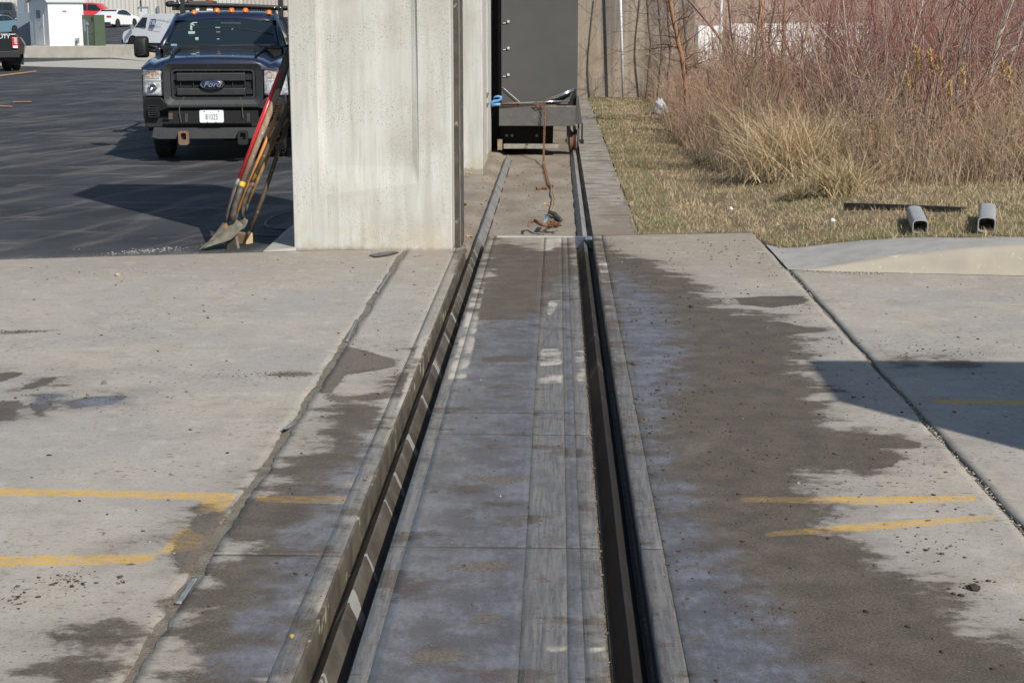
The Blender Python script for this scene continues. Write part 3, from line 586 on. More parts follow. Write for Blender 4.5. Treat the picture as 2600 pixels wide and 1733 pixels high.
# crumbs of dirt and gravel on the slabs
def scatter_rocks(name, P, r, C, squash=0.5):
    bm = bmesh.new(); bmesh.ops.create_icosphere(bm, subdivisions=1, radius=1.0); B = np.array([v.co[:] for v in bm.verts]); T = np.array([[v.index for v in f.verts] for f in bm.faces]); bm.free()
    if len(P) > 600:
        B = B.copy(); sel = None
    N = len(P); J = 1+RNG.uniform(-.35, .35, (N, len(B), 1)); an = RNG.uniform(0, 6.28, N); st = RNG.uniform(0.7, 1.7, N)
    Q = B[None]*J; Q[:, :, 0] *= st[:, None]; c, s_ = np.cos(an)[:, None], np.sin(an)[:, None]
    X = Q[:, :, 0]*c-Q[:, :, 1]*s_; Yy = Q[:, :, 0]*s_+Q[:, :, 1]*c
    Q = np.stack([X, Yy, Q[:, :, 2]*squash+squash*0.6], -1)*np.asarray(r)[:, None, None]+np.asarray(P)[:, None, :]
    me = mesh_np(name, Q.reshape(-1, 3), (T[None]+np.arange(N)[:, None, None]*len(B)).reshape(-1, 3)); set_tint(me, np.repeat(np.asarray(C), len(B), 0)); return me
pts, rad, colr = [], [], []
def crumbs(n, fn, r0, r1, c=(0.06, 0.047, 0.036), cv=0.5, z=0.0):
    for _ in range(n):
        x, y = fn()
        if XL0-.01 < x < XL1+.01 or XR0-.01 < x < XR1+.01: continue
        pts.append((x, y, z)); rad.append(r0+(r1-r0)*RNG.random()**3.2); q = 1+RNG.uniform(-cv, cv); colr.append(tuple(min(0.7, k*q) for k in c))
U = RNG.uniform; DK = (0.075, 0.06, 0.046); PL = (0.34, 0.31, 0.26)
def clus(px, py, sx, sy):
    def f():
        p = at(px+RNG.normal()*sx, py+RNG.normal()*sy); return p.x, p.y
    return f
crumbs(1100, lambda: (U(0.42, 1.85), U(4.5, 14.3)), .0015, .0095, DK)
crumbs(260, lambda: (U(1.9, 4.3), U(5, 12)), .0015, .009, DK)
crumbs(380, lambda: (U(-5, -1.3), U(5, 13)), .0015, .0095, DK)
crumbs(120, lambda: (U(-1.3, -.8), U(5, 13.3)), .003, .009, DK)
crumbs(70, lambda: (U(-.6, .15), U(5, 14)), .002, .007, DK)
crumbs(160, lambda: (U(-5, 4), U(5, 13)), .002, .007, PL)
for px, py, sx, sy, n, r in ((160,1470,40,14,60,0.0086),(310,1475,8,6,14,0.0094),(40,1520,30,12,30,0.0079),(690,952,40,4,60,0.0065),(60,842,45,2,30,0.0072),(1640,920,30,30,25,0.0072),(1720,1010,60,25,70,0.0086),(1640,1090,30,20,30,0.0079),(1700,780,40,20,30,0.0094),(2000,660,60,20,40,0.0101),(2150,870,80,10,50,0.0094),(2400,895,120,8,60,0.0094),(1880,1180,120,70,90,0.0058),(2270,1190,60,30,40,0.0058),(2350,1380,60,25,40,0.0072),(2470,1490,30,12,22,0.0101),(1980,1560,60,25,30,0.0072),(150,1010,120,20,60,0.0065),(1850,640,90,25,50,0.0108),(1730,1420,40,50,26,0.0072),(1330,1100,5,5,6,0.0029)):
    crumbs(n, clus(px, py, sx, sy), .003, r, DK)
for _ in range(420):                       # gravel caught in the right joint and at the kerb toe
    y = U(6, 8.6) if RNG.random() < 0.75 else U(11.3, 12.6); pts.append((1.858+RNG.normal()*.022, y, -0.008)); rad.append(U(.003, .007)); q = U(.7, 1.3); colr.append((.36*q, .33*q, .27*q))
for _ in range(160):
    x = U(2.0, 2.6); pts.append((x, curb_y(x)-abs(RNG.normal())*.05, 0)); rad.append(U(.004, .009)); q = U(.6, 1.2); colr.append((.32*q, .29*q, .23*q))
for _ in range(500):
    x = U(-1.35, -1.25); pts.append((-1.312+RNG.normal()*.014, U(4.4, 13), -0.012)); rad.append(U(.002, .006)); q = U(.5, 1.2); colr.append((.2*q, .17*q, .13*q))
for _ in range(700):                       # asphalt edge crumbs
    x = U(-5, -2.3); y = fe(x)+abs(RNG.normal())*0.25; pts.append((x, y, -0.02)); rad.append(U(.003, .008)); q = U(.4, 1.4); colr.append((.33*q, .31*q, .29*q))
for _ in range(160):
    s_ = RNG.random(); x = -3.55+RNG.normal()*.16; y = fe(x)+0.28+RNG.normal()*.08+(x+3.55)*0.3; pts.append((x, y, -0.004)); rad.append(U(.003, .006)); q = U(.8, 1.3); colr.append((.45*q, .44*q, .42*q))
for _ in range(420):                       # dirt on the rail bed
    x = U(-1.0, .22); y = U(14.4, 23); pts.append((x, y, -0.115 if x > -.8 else -.075)); rad.append(U(.003, .011)); q = U(.3, 1.3); colr.append((.2*q, .17*q, .13*q))
for _ in range(260):
    x = U(-1.1, -.8) if RNG.random() < .6 else U(.36, 1.7); y = fe(x)+abs(RNG.normal())*.10+0.02; pts.append((x, y, -0.05)); rad.append(U(.006, .026)); q = U(.5, 1.2); colr.append((.13*q, .10*q, .075*q))
for _ in range(360):                       # chunks lying in the channels
    s_ = RNG.random() < .5; x = (U(XL0, XL0+.03) if s_ else U(XR0, XR0+.02)); pts.append((x, U(4.5, 14), -0.12)); rad.append(U(.003, .010)); q = U(.5, 1.5); colr.append((.12*q, .10*q, .075*q))
tag(put('dirt_crumbs', scatter_rocks('dirt_crumbs', pts, rad, colr), M['stones']), 'loose dirt crumbs and gravel strewn over the concrete', 'dirt', kind='stuff')
for px, py, r, c, lab in ((1610,925,.017,(.10,.065,.04),'brown dirt clod right of the right rail'),(298,700,.022,(.42,.38,.24),'pale lump lying on the left concrete near the asphalt'),(741,1616,.009,(.42,.24,.09),'orange pebble left of the near end of the left rail'),(265,974,.017,(.2,.18,.14),'grey brown pebble beyond the water streaks on the left slab'),(2475,1497,.02,(.05,.04,.03),'dark clod on the right slab near the picture edge'),(1755,780,.018,(.05,.04,.032),'dark clod on damp concrete right of the rail')):
    b = MB(); b.ico(at(px, py)+Vector((0, 0, r*.4)), r, seed=px, sub=2, jit=.16, squash=.75)
    tag(b.build('pebble', mat('pebble_surface', c, tuple(k*.7 for k in c), .95, sc=60)), lab, 'pebble')
# ================================================================== RAILS
def rail(x, y1, label, mt):
    t = thing('rail', label, 'rail', (x, 0, 0))
    h, w, th = 0.076, 0.051, 0.010
    b = MB(); pr = [(-w, -h), (-0.005, 0.0), (0.005, 0.0), (w, -h), (w-0.012, -h), (0, -0.016), (-w+0.012, -h)]
    ys = list(np.linspace(-2, 14.2, 60))+list(np.linspace(14.5, y1, 30))
    b.loft([[Vector((a+0.0015*mnoise.noise(Vector((x, y*1.1, 0))), y, c-0.036)) for a, c in pr] for y in ys])
    b.build('angle_bar', mt, t)
    c = MB(); c.box(-w-0.012, w+0.012, -2, y1, -0.128, -h-0.038); c.build('base_plate', M['grime'], t)
    return t
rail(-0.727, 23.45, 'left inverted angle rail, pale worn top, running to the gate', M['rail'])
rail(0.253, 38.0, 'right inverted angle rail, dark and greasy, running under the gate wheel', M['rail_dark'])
b = MB(); b.box(XR0+.004, XR1-.004, 14.42, 14.46, -0.12, -0.003); b.box(0.262, XR1-.004, 14.28, 14.42, -0.016, -0.006)
tag(b.build('steel_plate', mat('shiny_plate', (0.35, 0.42, 0.55), None, 0.25, 0.9), bevel=0.002), 'shiny bluish steel plate closing the far end of the right rail channel', 'plate')
b = MB(); b.box(XL0-0.004, XL0+0.006, -2, 13.6, -0.118, 0.003)
tag(b.build('channel_edge', mat('stained_channel_edge', (0.14, 0.115, 0.078), (0.06, 0.048, 0.036), .8, sc=6, k=(1, 1.3, 1), world=True, c3=(0.40, .36, .26), s3=7, t3=.60)), 'rust streaked steel edge along the left rail channel', 'channel edge')
b = MB(); b.box(-0.545, 0.160, 14.34, 14.415, -0.03, 0.004)
tag(b.build('steel_strip', mat('pale_strip', (0.50, 0.49, 0.47), (0.40, .39, .37), .6, sc=6)), 'pale steel strip at the far end of the slab between the rails', 'strip')

# ================================================================== PILLARS
def pillar(name, xl, xr, y0, depth, h, label, recess=True):
    t = thing(name, label, 'pillar', (0, 0, 0)); lean = -0.0
    b = MB(); zb = -0.10
    if recess:
        ax, bx, az = xl+(xr-xl)*.182, xl+(xr-xl)*.795, 0.575; rx0, rx1, rz, rd = ax+.045, bx-.056, az+.15, 0.058
        V = [(xl,y0,zb),(xr,y0,zb),(xr,y0,h),(xl,y0,h),(ax,y0,az),(bx,y0,az),(bx,y0,h),(ax,y0,h),(rx0,y0+.020,rz),(rx1,y0+.020,rz),(rx1,y0+rd,h),(rx0,y0+rd,h),(xl,y0+depth,zb),(xr,y0+depth,zb),(xr,y0+depth,h),(xl,y0+depth,h)]
        F = [(0,1,5,4),(1,2,6,5),(0,4,7,3),(4,5,9,8),(5,6,10,9),(4,8,11,7),(8,9,10,11),(1,13,14,2),(13,12,15,14),(12,0,3,15),(0,12,13,1),(3,7,11,10,6,2,14,15)]
        b.add(V, F)
    else: b.box(xl, xr, y0, y0+depth, zb, h)
    b.build('shaft', M['pillar'], t, bevel=0.018 if recess else 0.025, seg=2); return t
pL, pR = at(746, 634), at(1149, 634)
t = pillar('concrete_pillar', pL.x, pR.x, pL.y+.02, 1.15, 4.6, 'front pale concrete pillar with a recessed panel, tools leaning on it')
b = MB(); b.box(pR.x+.001, pR.x+.035, pL.y+.35, pL.y+1.17, -.09, 4.6); b.build('seal_strip', mat('brown_seal', (0.10, 0.085, 0.06), (0.05, 0.043, 0.034), .9, sc=5, c3=(.3, .27, .2), s3=7, t3=.62), t)
b = MB(); b.box(pR.x+.036, pR.x+.045, pL.y+.5, pL.y+.56, -.09, 4.6); b.build('edge_angle', M['steel'], t)
q = at(1226, 441, -0.06); pillar('concrete_pillar', q.x-1.40, q.x, q.y, 1.2, 4.6, 'middle pale concrete pillar half hidden behind the front pillar', True)
q2 = at(1239, 404, -0.06); pillar('concrete_pillar', q2.x-1.40, q2.x, q2.y, 1.2, 4.6, 'farthest pale concrete pillar beside the black gap of the gate', True)
w = MB(); w.box(q2.x-.5, q2.x-.12, q2.y+1.2, 39, -.1, 4.4)
tag(w.build('flood_wall', M['pillar']), 'long concrete wall in shade beside the sliding gate', 'wall')
for z0 in (1.18, 1.02):
    pass
b = MB(); b.box(q2.x-.075, q2.x+.02, q2.y-.06, q2.y-.002, .86, .90); b.box(q2.x-.075, q2.x-.06, q2.y-.06, q2.y-.002, .80, .98); b.box(q2.x-.06, q2.x+.02, q2.y-.05, q2.y-.002, .72, .75)
tag(b.build('wall_bracket', M['steel']), 'small grey steel bracket on the farthest pillar', 'bracket')
# unseen wall block added out of frame to cast the shadow on the right slab
w = MB(); w.box(4.21, 9.5, 4.5, 5.5, -.1, 3.83)
tag(w.build('added_shadow_wall', M['pillar'], bevel=.02), 'unseen concrete block added right of the near slab to cast a shadow', 'wall')

# ================================================================== SLIDING GATE
GY = 24.0
def gx(px, py=300): return aty(px, py, GY).x
def gz(py, Y=GY): return aty(1370, py, Y).z
gate = thing('sliding_flood_gate', 'tall grey steel flood gate rolling on the two rails', 'gate', (0, 0, 0))
x0, x1 = gx(1272), gx(1466)
b = MB(); b.box(x0, x1, GY+.16, GY+13, gz(268), 4.2); b.build('skin_panel', M['gate'], gate, bevel=.008)
b = MB(); b.box(x0-.17, x0-.005, GY+.75, GY+13, gz(380), 4.2); b.build('seal_and_gap_shade', M['black'], gate)  # black box is rubber seal and also paints in the gap's shade
b = MB(); b.box(x0-.055, x0-.01, GY+.4, GY+.72, gz(270), 4.2); b.build('seal_bar', mat('dull_seal_bar', (.03, .028, .028), (.06, .05, .045), .7, sc=5), gate)
xb0, xb1 = gx(1267), gx(1462)
b = MB(); b.box(xb0, xb1, GY, GY+.34, gz(320), gz(272)); b.build('bumper_beam', M['gate2'], gate, bevel=.006)
b = MB(); b.box(xb0, xb1, GY-.004, GY+.03, gz(272), gz(268.5)); b.build('beam_lip', mat('worn_lip', (.26, .22, .18), (.15, .13, .12), .6, sc=14), gate)
# gusset box on the right
b = MB(); pts = [(gx(1387), gz(257)), (gx(1462), gz(227)), (gx(1462), gz(270)), (gx(1415), gz(270))]
b.prism(pts, lambda x, z: Vector((x, GY+.12, z)), lambda x, z: Vector((x, GY+.158, z))); b.build('gusset', M['void'], gate)
b = MB(); b.prism([(gx(1420), gz(266)), (gx(1455), gz(235)), (gx(1440), gz(266))], lambda x, z: Vector((x, GY+.11, z)), lambda x, z: Vector((x, GY+.119, z))); b.build('gusset_plate', M['gate2'], gate)
b = MB(); b.cyl(Vector((gx(1387), GY+.02, gz(254))), Vector((gx(1459), GY+.02, gz(225))), .011, n=8); b.cyl(Vector((gx(1391), GY+.02, gz(256.5))), Vector((gx(1458), GY+.02, gz(229))), .010, n=8); b.build('gusset_edge_highlight', M['chrome'], gate, smooth=True)  # bright bars added as the highlight along the gusset edge
b = MB(); b.cyl(Vector((gx(1279), GY+.13, gz(226))), Vector((gx(1320), GY+.13, gz(262))), .006, n=6); b.ico((gx(1275), GY+.14, gz(224)), .018, 1); b.build('tension_rod', M['steel'], gate)
b = MB(); b.prism([(gx(1463), gz(244)), (gx(1469), gz(248)), (gx(1479), gz(316)), (gx(1463), gz(316))], lambda x, z: Vector((x, GY+.06, z)), lambda x, z: Vector((x, GY+.5, z))); b.build('side_plate', M['gate'], gate)
for py in (57, 125, 193):
    for px, dy, kind in ((1290, -2, 0), (1280, 2.5, 1)):
        b = MB(); p = Vector((gx(px), GY+.158, gz(py+dy)))
        if kind == 0: b.cyl(p, p-Vector((0, .028, 0)), .023, .021, 6)
        else: b.cyl(p+Vector((-.02, -.012, -.002)), p+Vector((.022, -.012, .002)), .008, .008, 6)
        b.build('bolt', M['bolt'], gate)
# carriage under the beam
b = MB(); b.box(gx(1268), gx(1404), GY+.45, GY+2.4, gz(370), gz(322)); b.build('undercarriage', M['void'], gate)
b = MB(); b.box(gx(1277), gx(1418), GY+.20, GY+.42, gz(381), gz(369)); b.build('sill_bar', mat('pale_sill', (.30, .29, .25), (.20, .19, .17), .8, sc=10), gate, bevel=.008)
b = MB(); b.box(gx(1262), gx(1274), GY+.15, GY+.4, gz(383), gz(357)); b.build('sill_post', mat('rusty_post', (.33, .24, .13), (.18, .17, .15), .8, sc=16), gate)
for px in (1284, 1298, 1362):
    b = MB(); b.cyl(Vector((gx(px), GY+.46, gz(350))), Vector((gx(px), GY+.43, gz(350))), .022, n=8); b.build('rivet', M['steel'], gate)
b = MB(); Mx = Matrix.Translation((0.253, GY+.42, 0.098)); 
b.lathe([(-.052, .05), (-.052, .165), (-.040, .168), (-.026, .150), (0, .128), (.026, .150), (.040, .168), (.052, .165), (.052, .05)], Mx, 28); wh = b.build('wheel', M['rustw'], gate, smooth=True, auto=40)
b = MB(); b.lathe([(-.056, .10), (-.056, .169), (-.036, .172), (-.036, .10)], Mx, 28); b.lathe([(.036, .10), (.036, .172), (.056, .169), (.056, .10)], Mx, 28); b.build('wheel_flange', mat('dusty_flange', (.17, .15, .13), (.10, .085, .07), .8, sc=12), wh)
for sx in (-.085, .085):
    b = MB(); b.box(.246+sx-.012, .246+sx+.012, GY+.25, GY+.62, .06, gz(318)); b.build('wheel_bracket', M['gate'], gate)
b = MB(); b.cyl(Vector((.246-.12, GY+.42, .098)), Vector((.246+.13, GY+.42, .098)), .026, n=10); b.build('axle', M['steel'], gate)
b = MB(); b.box(.246+.125, .246+.15, GY+.3, GY+.34, .10, gz(316)); b.box(.246+.11, .246+.165, GY+.29, GY+.35, .06, .12); b.build('sweep_arm', M['void'], gate)
# bar with blue hook, lying across the gate beam
hb = thing('hook_bar', 'bright steel bar with a blue hook end, lying on the gate beam', 'bar')
HY = GY-.05
hp = lambda px, py, dy=0: aty(px, py, HY+dy)
b = MB(); b.cyl(hp(1312, 261.5), hp(1441, 256.5), .0125, n=10); b.build('rod', M['chrome'], hb, smooth=True)
for q0, q1, rr_ in (((1271, 264.5), (1314, 261.5), .013), ((1440, 256.5), (1447, 256), .008)):
    b = MB(); b.cyl(hp(*q0), hp(*q1), rr_, n=10); b.build('rusty_shank', M['rust'], hb, smooth=True)
b = MB(); P = [(1250, 265.5), (1249, 260), (1255, 257), (1265, 256), (1272, 252), (1272.5, 247), (1266, 245), (1258, 246), (1253, 249.5)]
b.tube([hp(*p) for p in P], [.024, .024, .022, .022, .021, .020, .019, .016, .009], 10); b.cyl(hp(1248, 267), hp(1271, 264.8), .026, .022, 10); b.build('hook', M['blue'], hb, smooth=True)
# chain: hangs from the bar, then runs over the bed
def torus_link(r, w, th, n=10, m=5):
    b = MB(); P = []
    for i in range(n):
        a = 2*math.pi*i/n; x = math.cos(a)*w; z = math.sin(a)*w+(r-w)*(1 if math.sin(a) > 0 else -1)*min(1, abs(math.sin(a))*3)
        P.append(Vector((x, 0, z)))
    rings = []
    for i in range(n):
        d = (P[(i+1) % n]-P[i-1]).normalized(); u = Vector((0, 1, 0)); v = d.cross(u)
        rings.append([P[i]+(u*math.cos(2*math.pi*k/m)+v*math.sin(2*math.pi*k/m))*th for k in range(m)])
    rings.append(rings[0]); b.loft(rings, caps=False)
    me = bpy.data.meshes.new('link'); me.from_pydata([tuple(p) for p in b.v], [], b.f); me.polygons.foreach_set('use_smooth', np.ones(len(me.polygons), bool)); me.materials.append(M['rust']); return me
LM = torus_link(.0265, .0165, .0052)
chain = thing('chain', 'rusty chain hanging from the gate bar down onto the rail bed', 'chain')
def lay_chain(P, pitch, parent, seed=0, first=0):
    P = [Vector(p) for p in P]; L = [0]
    for a, c in zip(P, P[1:]): L.append(L[-1]+(c-a).length)
    s = 0; i = first; rg = random.Random(seed)
    while s < L[-1]:
        j = max(k for k in range(len(L)) if L[k] <= s); j = min(j, len(P)-2); f = (s-L[j])/(L[j+1]-L[j]); p = P[j].lerp(P[j+1], f); d = (P[j+1]-P[j]).normalized()
        u, w_ = frame_from(d); an = (i % 2)*math.pi/2+math.pi/4+rg.uniform(-.25, .25); y_ = u*math.cos(an)+w_*math.sin(an); x_ = y_.cross(d)
        o = bpy.data.objects.new('link', LM); o.matrix_world = Matrix.Translation(p) @ Matrix((x_, y_, d)).transposed().to_4x4(); COL.objects.link(o); mw = o.matrix_world.copy(); o.parent = parent; o.matrix_basis = mw
        s += pitch; i += 1
def bedpt(px, py, dz=.02): 
    p = at(px, py, -0.110); p.z += dz; return p
top = hp(1382, 262, -.02)
land = bedpt(1380, 420)
P = [top, hp(1383, 300, -.05), top.lerp(land, .55)+Vector((0, .1, -.18)), land+Vector((0, .06, .06)), land, bedpt(1386, 440), bedpt(1389, 455), bedpt(1393, 472), bedpt(1399, 478)]
lay_chain(P, .040, chain)
P = [hp(1378, 266, -.01), hp(1372, 270, .0), hp(1357, 264.5, -.005)]
lay_chain(P, .040, chain, 4)
b = MB(); b.tube([bedpt(1362, 482, .02), bedpt(1375, 481, .018), bedpt(1390, 482, .02)], [.018, .022, .016], 8); b.build('grab_hook', M['rust'], chain)
strap = thing('tow_strap', 'dirty brown tow strap lying between the chains on the rail bed', 'strap')
b = MB(); C_ = [bedpt(*p, .012) for p in ((1401, 474), (1403, 485), (1402, 495), (1406, 508), (1405, 520), (1402, 532), (1399, 543))]
for off, nm in ((-.012, 0), (.013, 1)):
    b = MB(); b.tube([p+Vector((off, 0, 0)) for p in C_], .015, 6); b.build('strap_band', M['strap'], strap, smooth=True)
b = MB(); b.tube([bedpt(1395, 545, .03), bedpt(1408, 552, .035), bedpt(1424, 563, .02)], [.02, .028, .02], 8); b.build('dark_sleeve', M['tool'], strap, smooth=True)
pile = thing('chain_pile', 'small heap of rusty chain at the far end of the slab between the rails', 'chain')
rg = random.Random(5)
P = [bedpt(1404, 566, .03), bedpt(1398, 572, .04), bedpt(1402, 580, .05), bedpt(1392, 585, .05), bedpt(1399, 591, .06), bedpt(1420, 588, .06), bedpt(1410, 593, .08), bedpt(1388, 592, .09), bedpt(1398, 589, .10), bedpt(1418, 592, .09), bedpt(1424, 594, .09)]
lay_chain(P, .036, pile, 8)
P = [bedpt(1388, 596, .09), bedpt(1372, 594, .10), bedpt(1358, 588, .11), bedpt(1345, 590, .1), bedpt(1342, 597, .09)]
b = MB(); b.tube(P, [.02, .02, .018, .016, .01], 8); b.build('slip_hook', M['rust'], pile, smooth=True)
b = MB(); b.tube([bedpt(1380, 592, .1), bedpt(1390, 580, .11)], .022, 8); b.build('blue_shackle', mat('faded_blue', (.16, .22, .26), None, .6), pile, smooth=True)

# ================================================================== TOOLS LEANING ON THE PILLAR
def tp(px, py, Y): return aty(px, py, Y)
Yb, Yt = 13.62, 13.98
def stick(pts, rad, n=10):
    b = MB(); b.tube([tp(*p) for p in pts], rad, n); return b
def blade(tip, heel, wid, curv, M_, parent, name='blade', side=Vector((.75, -.62, .15))):
    tip, heel = Vector(tip), Vector(heel); ax = (heel-tip); side = (side-ax.normalized()*side.dot(ax.normalized())).normalized(); nn = ax.cross(side).normalized()
    def f(u, v):
        s = u*2-1; wv = wid*min(1, (0.28+1.3*v))*(1 if v < .88 else 1-.12*(v-.88)/.12); 
        tipc = (1-v)*(s*s)*.25
        return tip+ax*min(1, v+tipc*(1-v))+side*s*wv*.5+nn*(curv*(s*s-0.4))+nn*(.02*math.sin(v*3.1))
    b = MB(); b.sheet(f, 10, 14, .006); b.build(name, M_, parent, smooth=True)
# 1 red shovel
t = thing('shovel', 'red handled shovel, leftmost of the tools leaning on the pillar', 'shovel', group=None)
stick([(608, 455, 13.72), (713, 178, 13.92)], [.0205, .0205]).build('handle', M['redp'], t, smooth=True)
stick([(713, 178, 13.92), (733, 128, 13.965)], [.021, .023]).build('grip', M['grip'], t, smooth=True)
stick([(599, 474, 13.705), (609, 453, 13.722)], [.0205, .0205]).build('ferrule', M['ferr'], t, smooth=True)
stick([(601, 470, 13.70), (592, 495, 13.68), (584, 525, 13.66), (579, 550, 13.65), (576, 562, 13.64)], [.020, .019, .019, .019, .015]).build('socket', M['tool'], t, smooth=True)
blade(tp(506, 636, 13.50), tp(572, 566, 13.66), .155, .022, M['blade'], t)
# 2 worn wooden shovel
t = thing('shovel', 'shovel with worn splintered wooden handle and a yellow label, beside the red one', 'shovel')
stick([(616, 462, 13.66), (708, 226, 13.86)], [.026, .027]).build('handle', M['wood'], t, smooth=True)
stick([(706, 230, 13.86), (728, 160, 13.92), (735, 132, 13.95)], [.030, .030, .024]).build('grip', M['grip'], t, smooth=True)
stick([(611, 478, 13.645), (617, 462, 13.662)], [.0285, .0285]).build('label_band', M['yellow'], t, smooth=True)
stick([(613, 474, 13.64), (606, 495, 13.62), (598, 520, 13.60), (593, 545, 13.59), (590, 562, 13.585)], [.027, .027, .028, .030, .024]).build('socket', M['tool'], t, smooth=True)
blade(tp(516, 633, 13.46), tp(604, 560, 13.62), .185, .03, M['blade'], t, side=Vector((.8, -.5, -.1)))
# 3 orange handle
t = thing('rake', 'long orange handled tool behind the worn shovel', 'garden tool')
stick([(600, 546, 13.76), (714, 262, 13.98)], [.015, .015]).build('handle', M['orange'], t, smooth=True)
stick([(596, 566, 13.75), (601, 543, 13.762)], [.014, .017]).build('socket', M['tool'], t, smooth=True)
blade(tp(560, 600, 13.66), tp(597, 562, 13.74), .14, .015, M['blade'], t, 'head')
# 4 brown spade
t = thing('spade', 'dark brown handled spade, second tool from the pillar', 'spade')
stick([(640, 462, 13.80), (680, 375, 13.88), (720, 295, 13.95), (752, 212, 14.0)], [.020, .021, .021, .020]).build('handle', M['wood2'], t, smooth=True)
stick([(638, 475, 13.795), (643, 464, 13.803)], [.023, .023]).build('label_band', mat('orange_label', (.35, .16, .04), (.06, .05, .03), .6, sc=40), t, smooth=True)
stick([(641, 464, 13.80), (628, 492, 13.78), (619, 518, 13.77), (616, 540, 13.76), (618, 556, 13.76)], [.020, .020, .019, .017, .014]).build('socket', M['tool'], t, smooth=True)
blade(tp(580, 596, 13.70), tp(618, 552, 13.77), .16, .02, M['blade'], t)
# 5 yellowish handle
t = thing('broom', 'yellow brown handled tool between the spade and the bar', 'garden tool')
stick([(628, 522, 13.90), (655, 455, 13.94), (742, 255, 14.06)], [.012, .015, .014]).build('handle', mat('ochre_handle', (.30, .19, .06), (.16, .10, .04), .7, sc=16), t, smooth=True)
stick([(624, 540, 13.89), (629, 518, 13.90)], [.009, .013]).build('tip', M['tool'], t, smooth=True)
# 6 digging bar
t = thing('digging_bar', 'dark steel digging bar standing nearest the pillar', 'bar')
stick([(634, 588, 13.86), (668, 500, 13.92), (746, 268, 14.08)], [.019, .020, .017]).build('shaft', M['wood2'], t, smooth=True)
stick([(628, 602, 13.85), (635, 585, 13.862)], [.010, .019]).build('point', M['tool'], t, smooth=True)
# lumber and scraps
g = at(586, 617, -0.01); b = MB(); A = Matrix.Translation((g.x, g.y, -0.012)) @ Matrix.Rotation(R(-24), 4, 'Z')
t = thing('lumber_block', 'short brown timber block with pale sawn end beside the tools', 'wood block')
b.box(0, .168, 0, .10, 0, .095, A); b.build('block', M['lumber'], t, bevel=.003)
b = MB(); b.box(.1685, .1705, .001, .099, .001, .094, A); b.build('sawn_end', M['endgrain'], t)
for px, py, rz, rx, s, lab in ((583, 636, 35, 12, (.07, .03, .10), 'dark grey wood scrap propping the shovel blade'), (601, 634, 60, -14, (.03, .06, .14), 'weathered grey wood stake propping the shovel blade')):
    p = at(px, py, -.02); b = MB(); b.box(-s[0]/2, s[0]/2, -s[1]/2, s[1]/2, 0, s[2], Matrix.Translation(p) @ Matrix.Rotation(R(rz), 4, 'Z') @ Matrix.Rotation(R(rx), 4, 'Y')); tag(b.build('wood_scrap', M['oldwood'] if 'stake' in lab else M['timber'], bevel=.004), lab, 'wood scrap')
b = MB(); pts = [(752, 536), (725, 541), (695, 550), (676, 560), (672, 568), (680, 577), (700, 582), (725, 583), (752, 582)]
b.tube([at(x, y, .0) for x, y in pts], .008, 6); tag(b.build('cable', M['cable'], smooth=True), 'loop of black cable on the asphalt beside the pillar', 'cable')
b = MB(); b.tube([at(x, y, .0) for x, y in ((640, 598), (665, 600), (700, 600), (740, 598))], .006, 6); tag(b.build('cable', M['cable'], smooth=True), 'straight black cable behind the timber block', 'cable')
# strips of sealant in the left joint, leaves
for a, c, w, lab in (((992, 690), (958, 742), .015, 'pale blue grey sealant strip in the far part of the left joint'), ((905, 812), (880, 866), .016, 'flaking blue grey sealant strip in the middle of the left joint'), ((496, 1466), (452, 1532), .022, 'smooth blue grey sealant strip in the near part of the left joint'), ((738, 1078), (722, 1098), .02, 'short curled sealant scrap sticking out of the left joint')):
    p, q_ = at(*a), at(*c); n_ = 12; b = MB(); d = (q_-p); sd = Vector((d.y, -d.x, 0)).normalized()
    cl = .02 if 'curled' in lab else 0
    b.sheet(lambda u, v: p+d*v+sd*(u-.5)*w*(1+.25*mnoise.noise(Vector((v*7, u, w*99))))+Vector((0, 0, .004+cl*v*v)), 3, n_, .006)
    tag(b.build('sealant_strip', mat('joint_sealant', (.22, .245, .27), (.14, .145, .145), .7, sc=26), smooth=True), lab, 'sealant')
b = MB(); rg = random.Random(9); P = [(935, 648), (960, 641), (1000, 637), (1015, 640), (985, 648), (950, 653)]
b.loft([[at(x, y, .0015) for x, y in P], [at(975+(x-975)*.85, 645+(y-645)*.8, .012) for x, y in P]])
tag(b.build('tar_patch', mat('blue_black_tar', (.035, .042, .055), (.08, .085, .09), .45, sc=30)), 'dark bluish tar patch at the foot of the front pillar', 'tar patch')
lf = random.Random(4)
for px, py, z, lab in ((1232, 515, -.07, 'curled tan leaf on the left rail'), (1388, 527, -.07, 'curled tan leaf beside the tow strap'), (1183, 527, -.06, 'pale leaf left of the left rail'), (1193, 609, -.02, 'yellow leaf at the near end of the rail bed'), (1190, 446, -.06, 'brown stick like leaf by the middle pillar')):
    p = at(px, py, z)+Vector((0, 0, .02)); an = lf.uniform(0, 6); d = Vector((math.cos(an), math.sin(an), .1)); sd = Vector((-d.y, d.x, .3)); b = MB()
    b.sheet(lambda u, v: p+d*(v-.5)*.085+sd*(u-.5)*.05*math.sin(math.pi*min(1, max(0.02, v)))+Vector((0, 0, .02*(2*u-1)**2+.012*math.sin(v*5))), 4, 6, .0015)
    tag(b.build('leaf', mat('tan_leaf', (.42, .30, .14), (.30, .20, .09), .8, sc=30), smooth=True), lab, 'leaf')
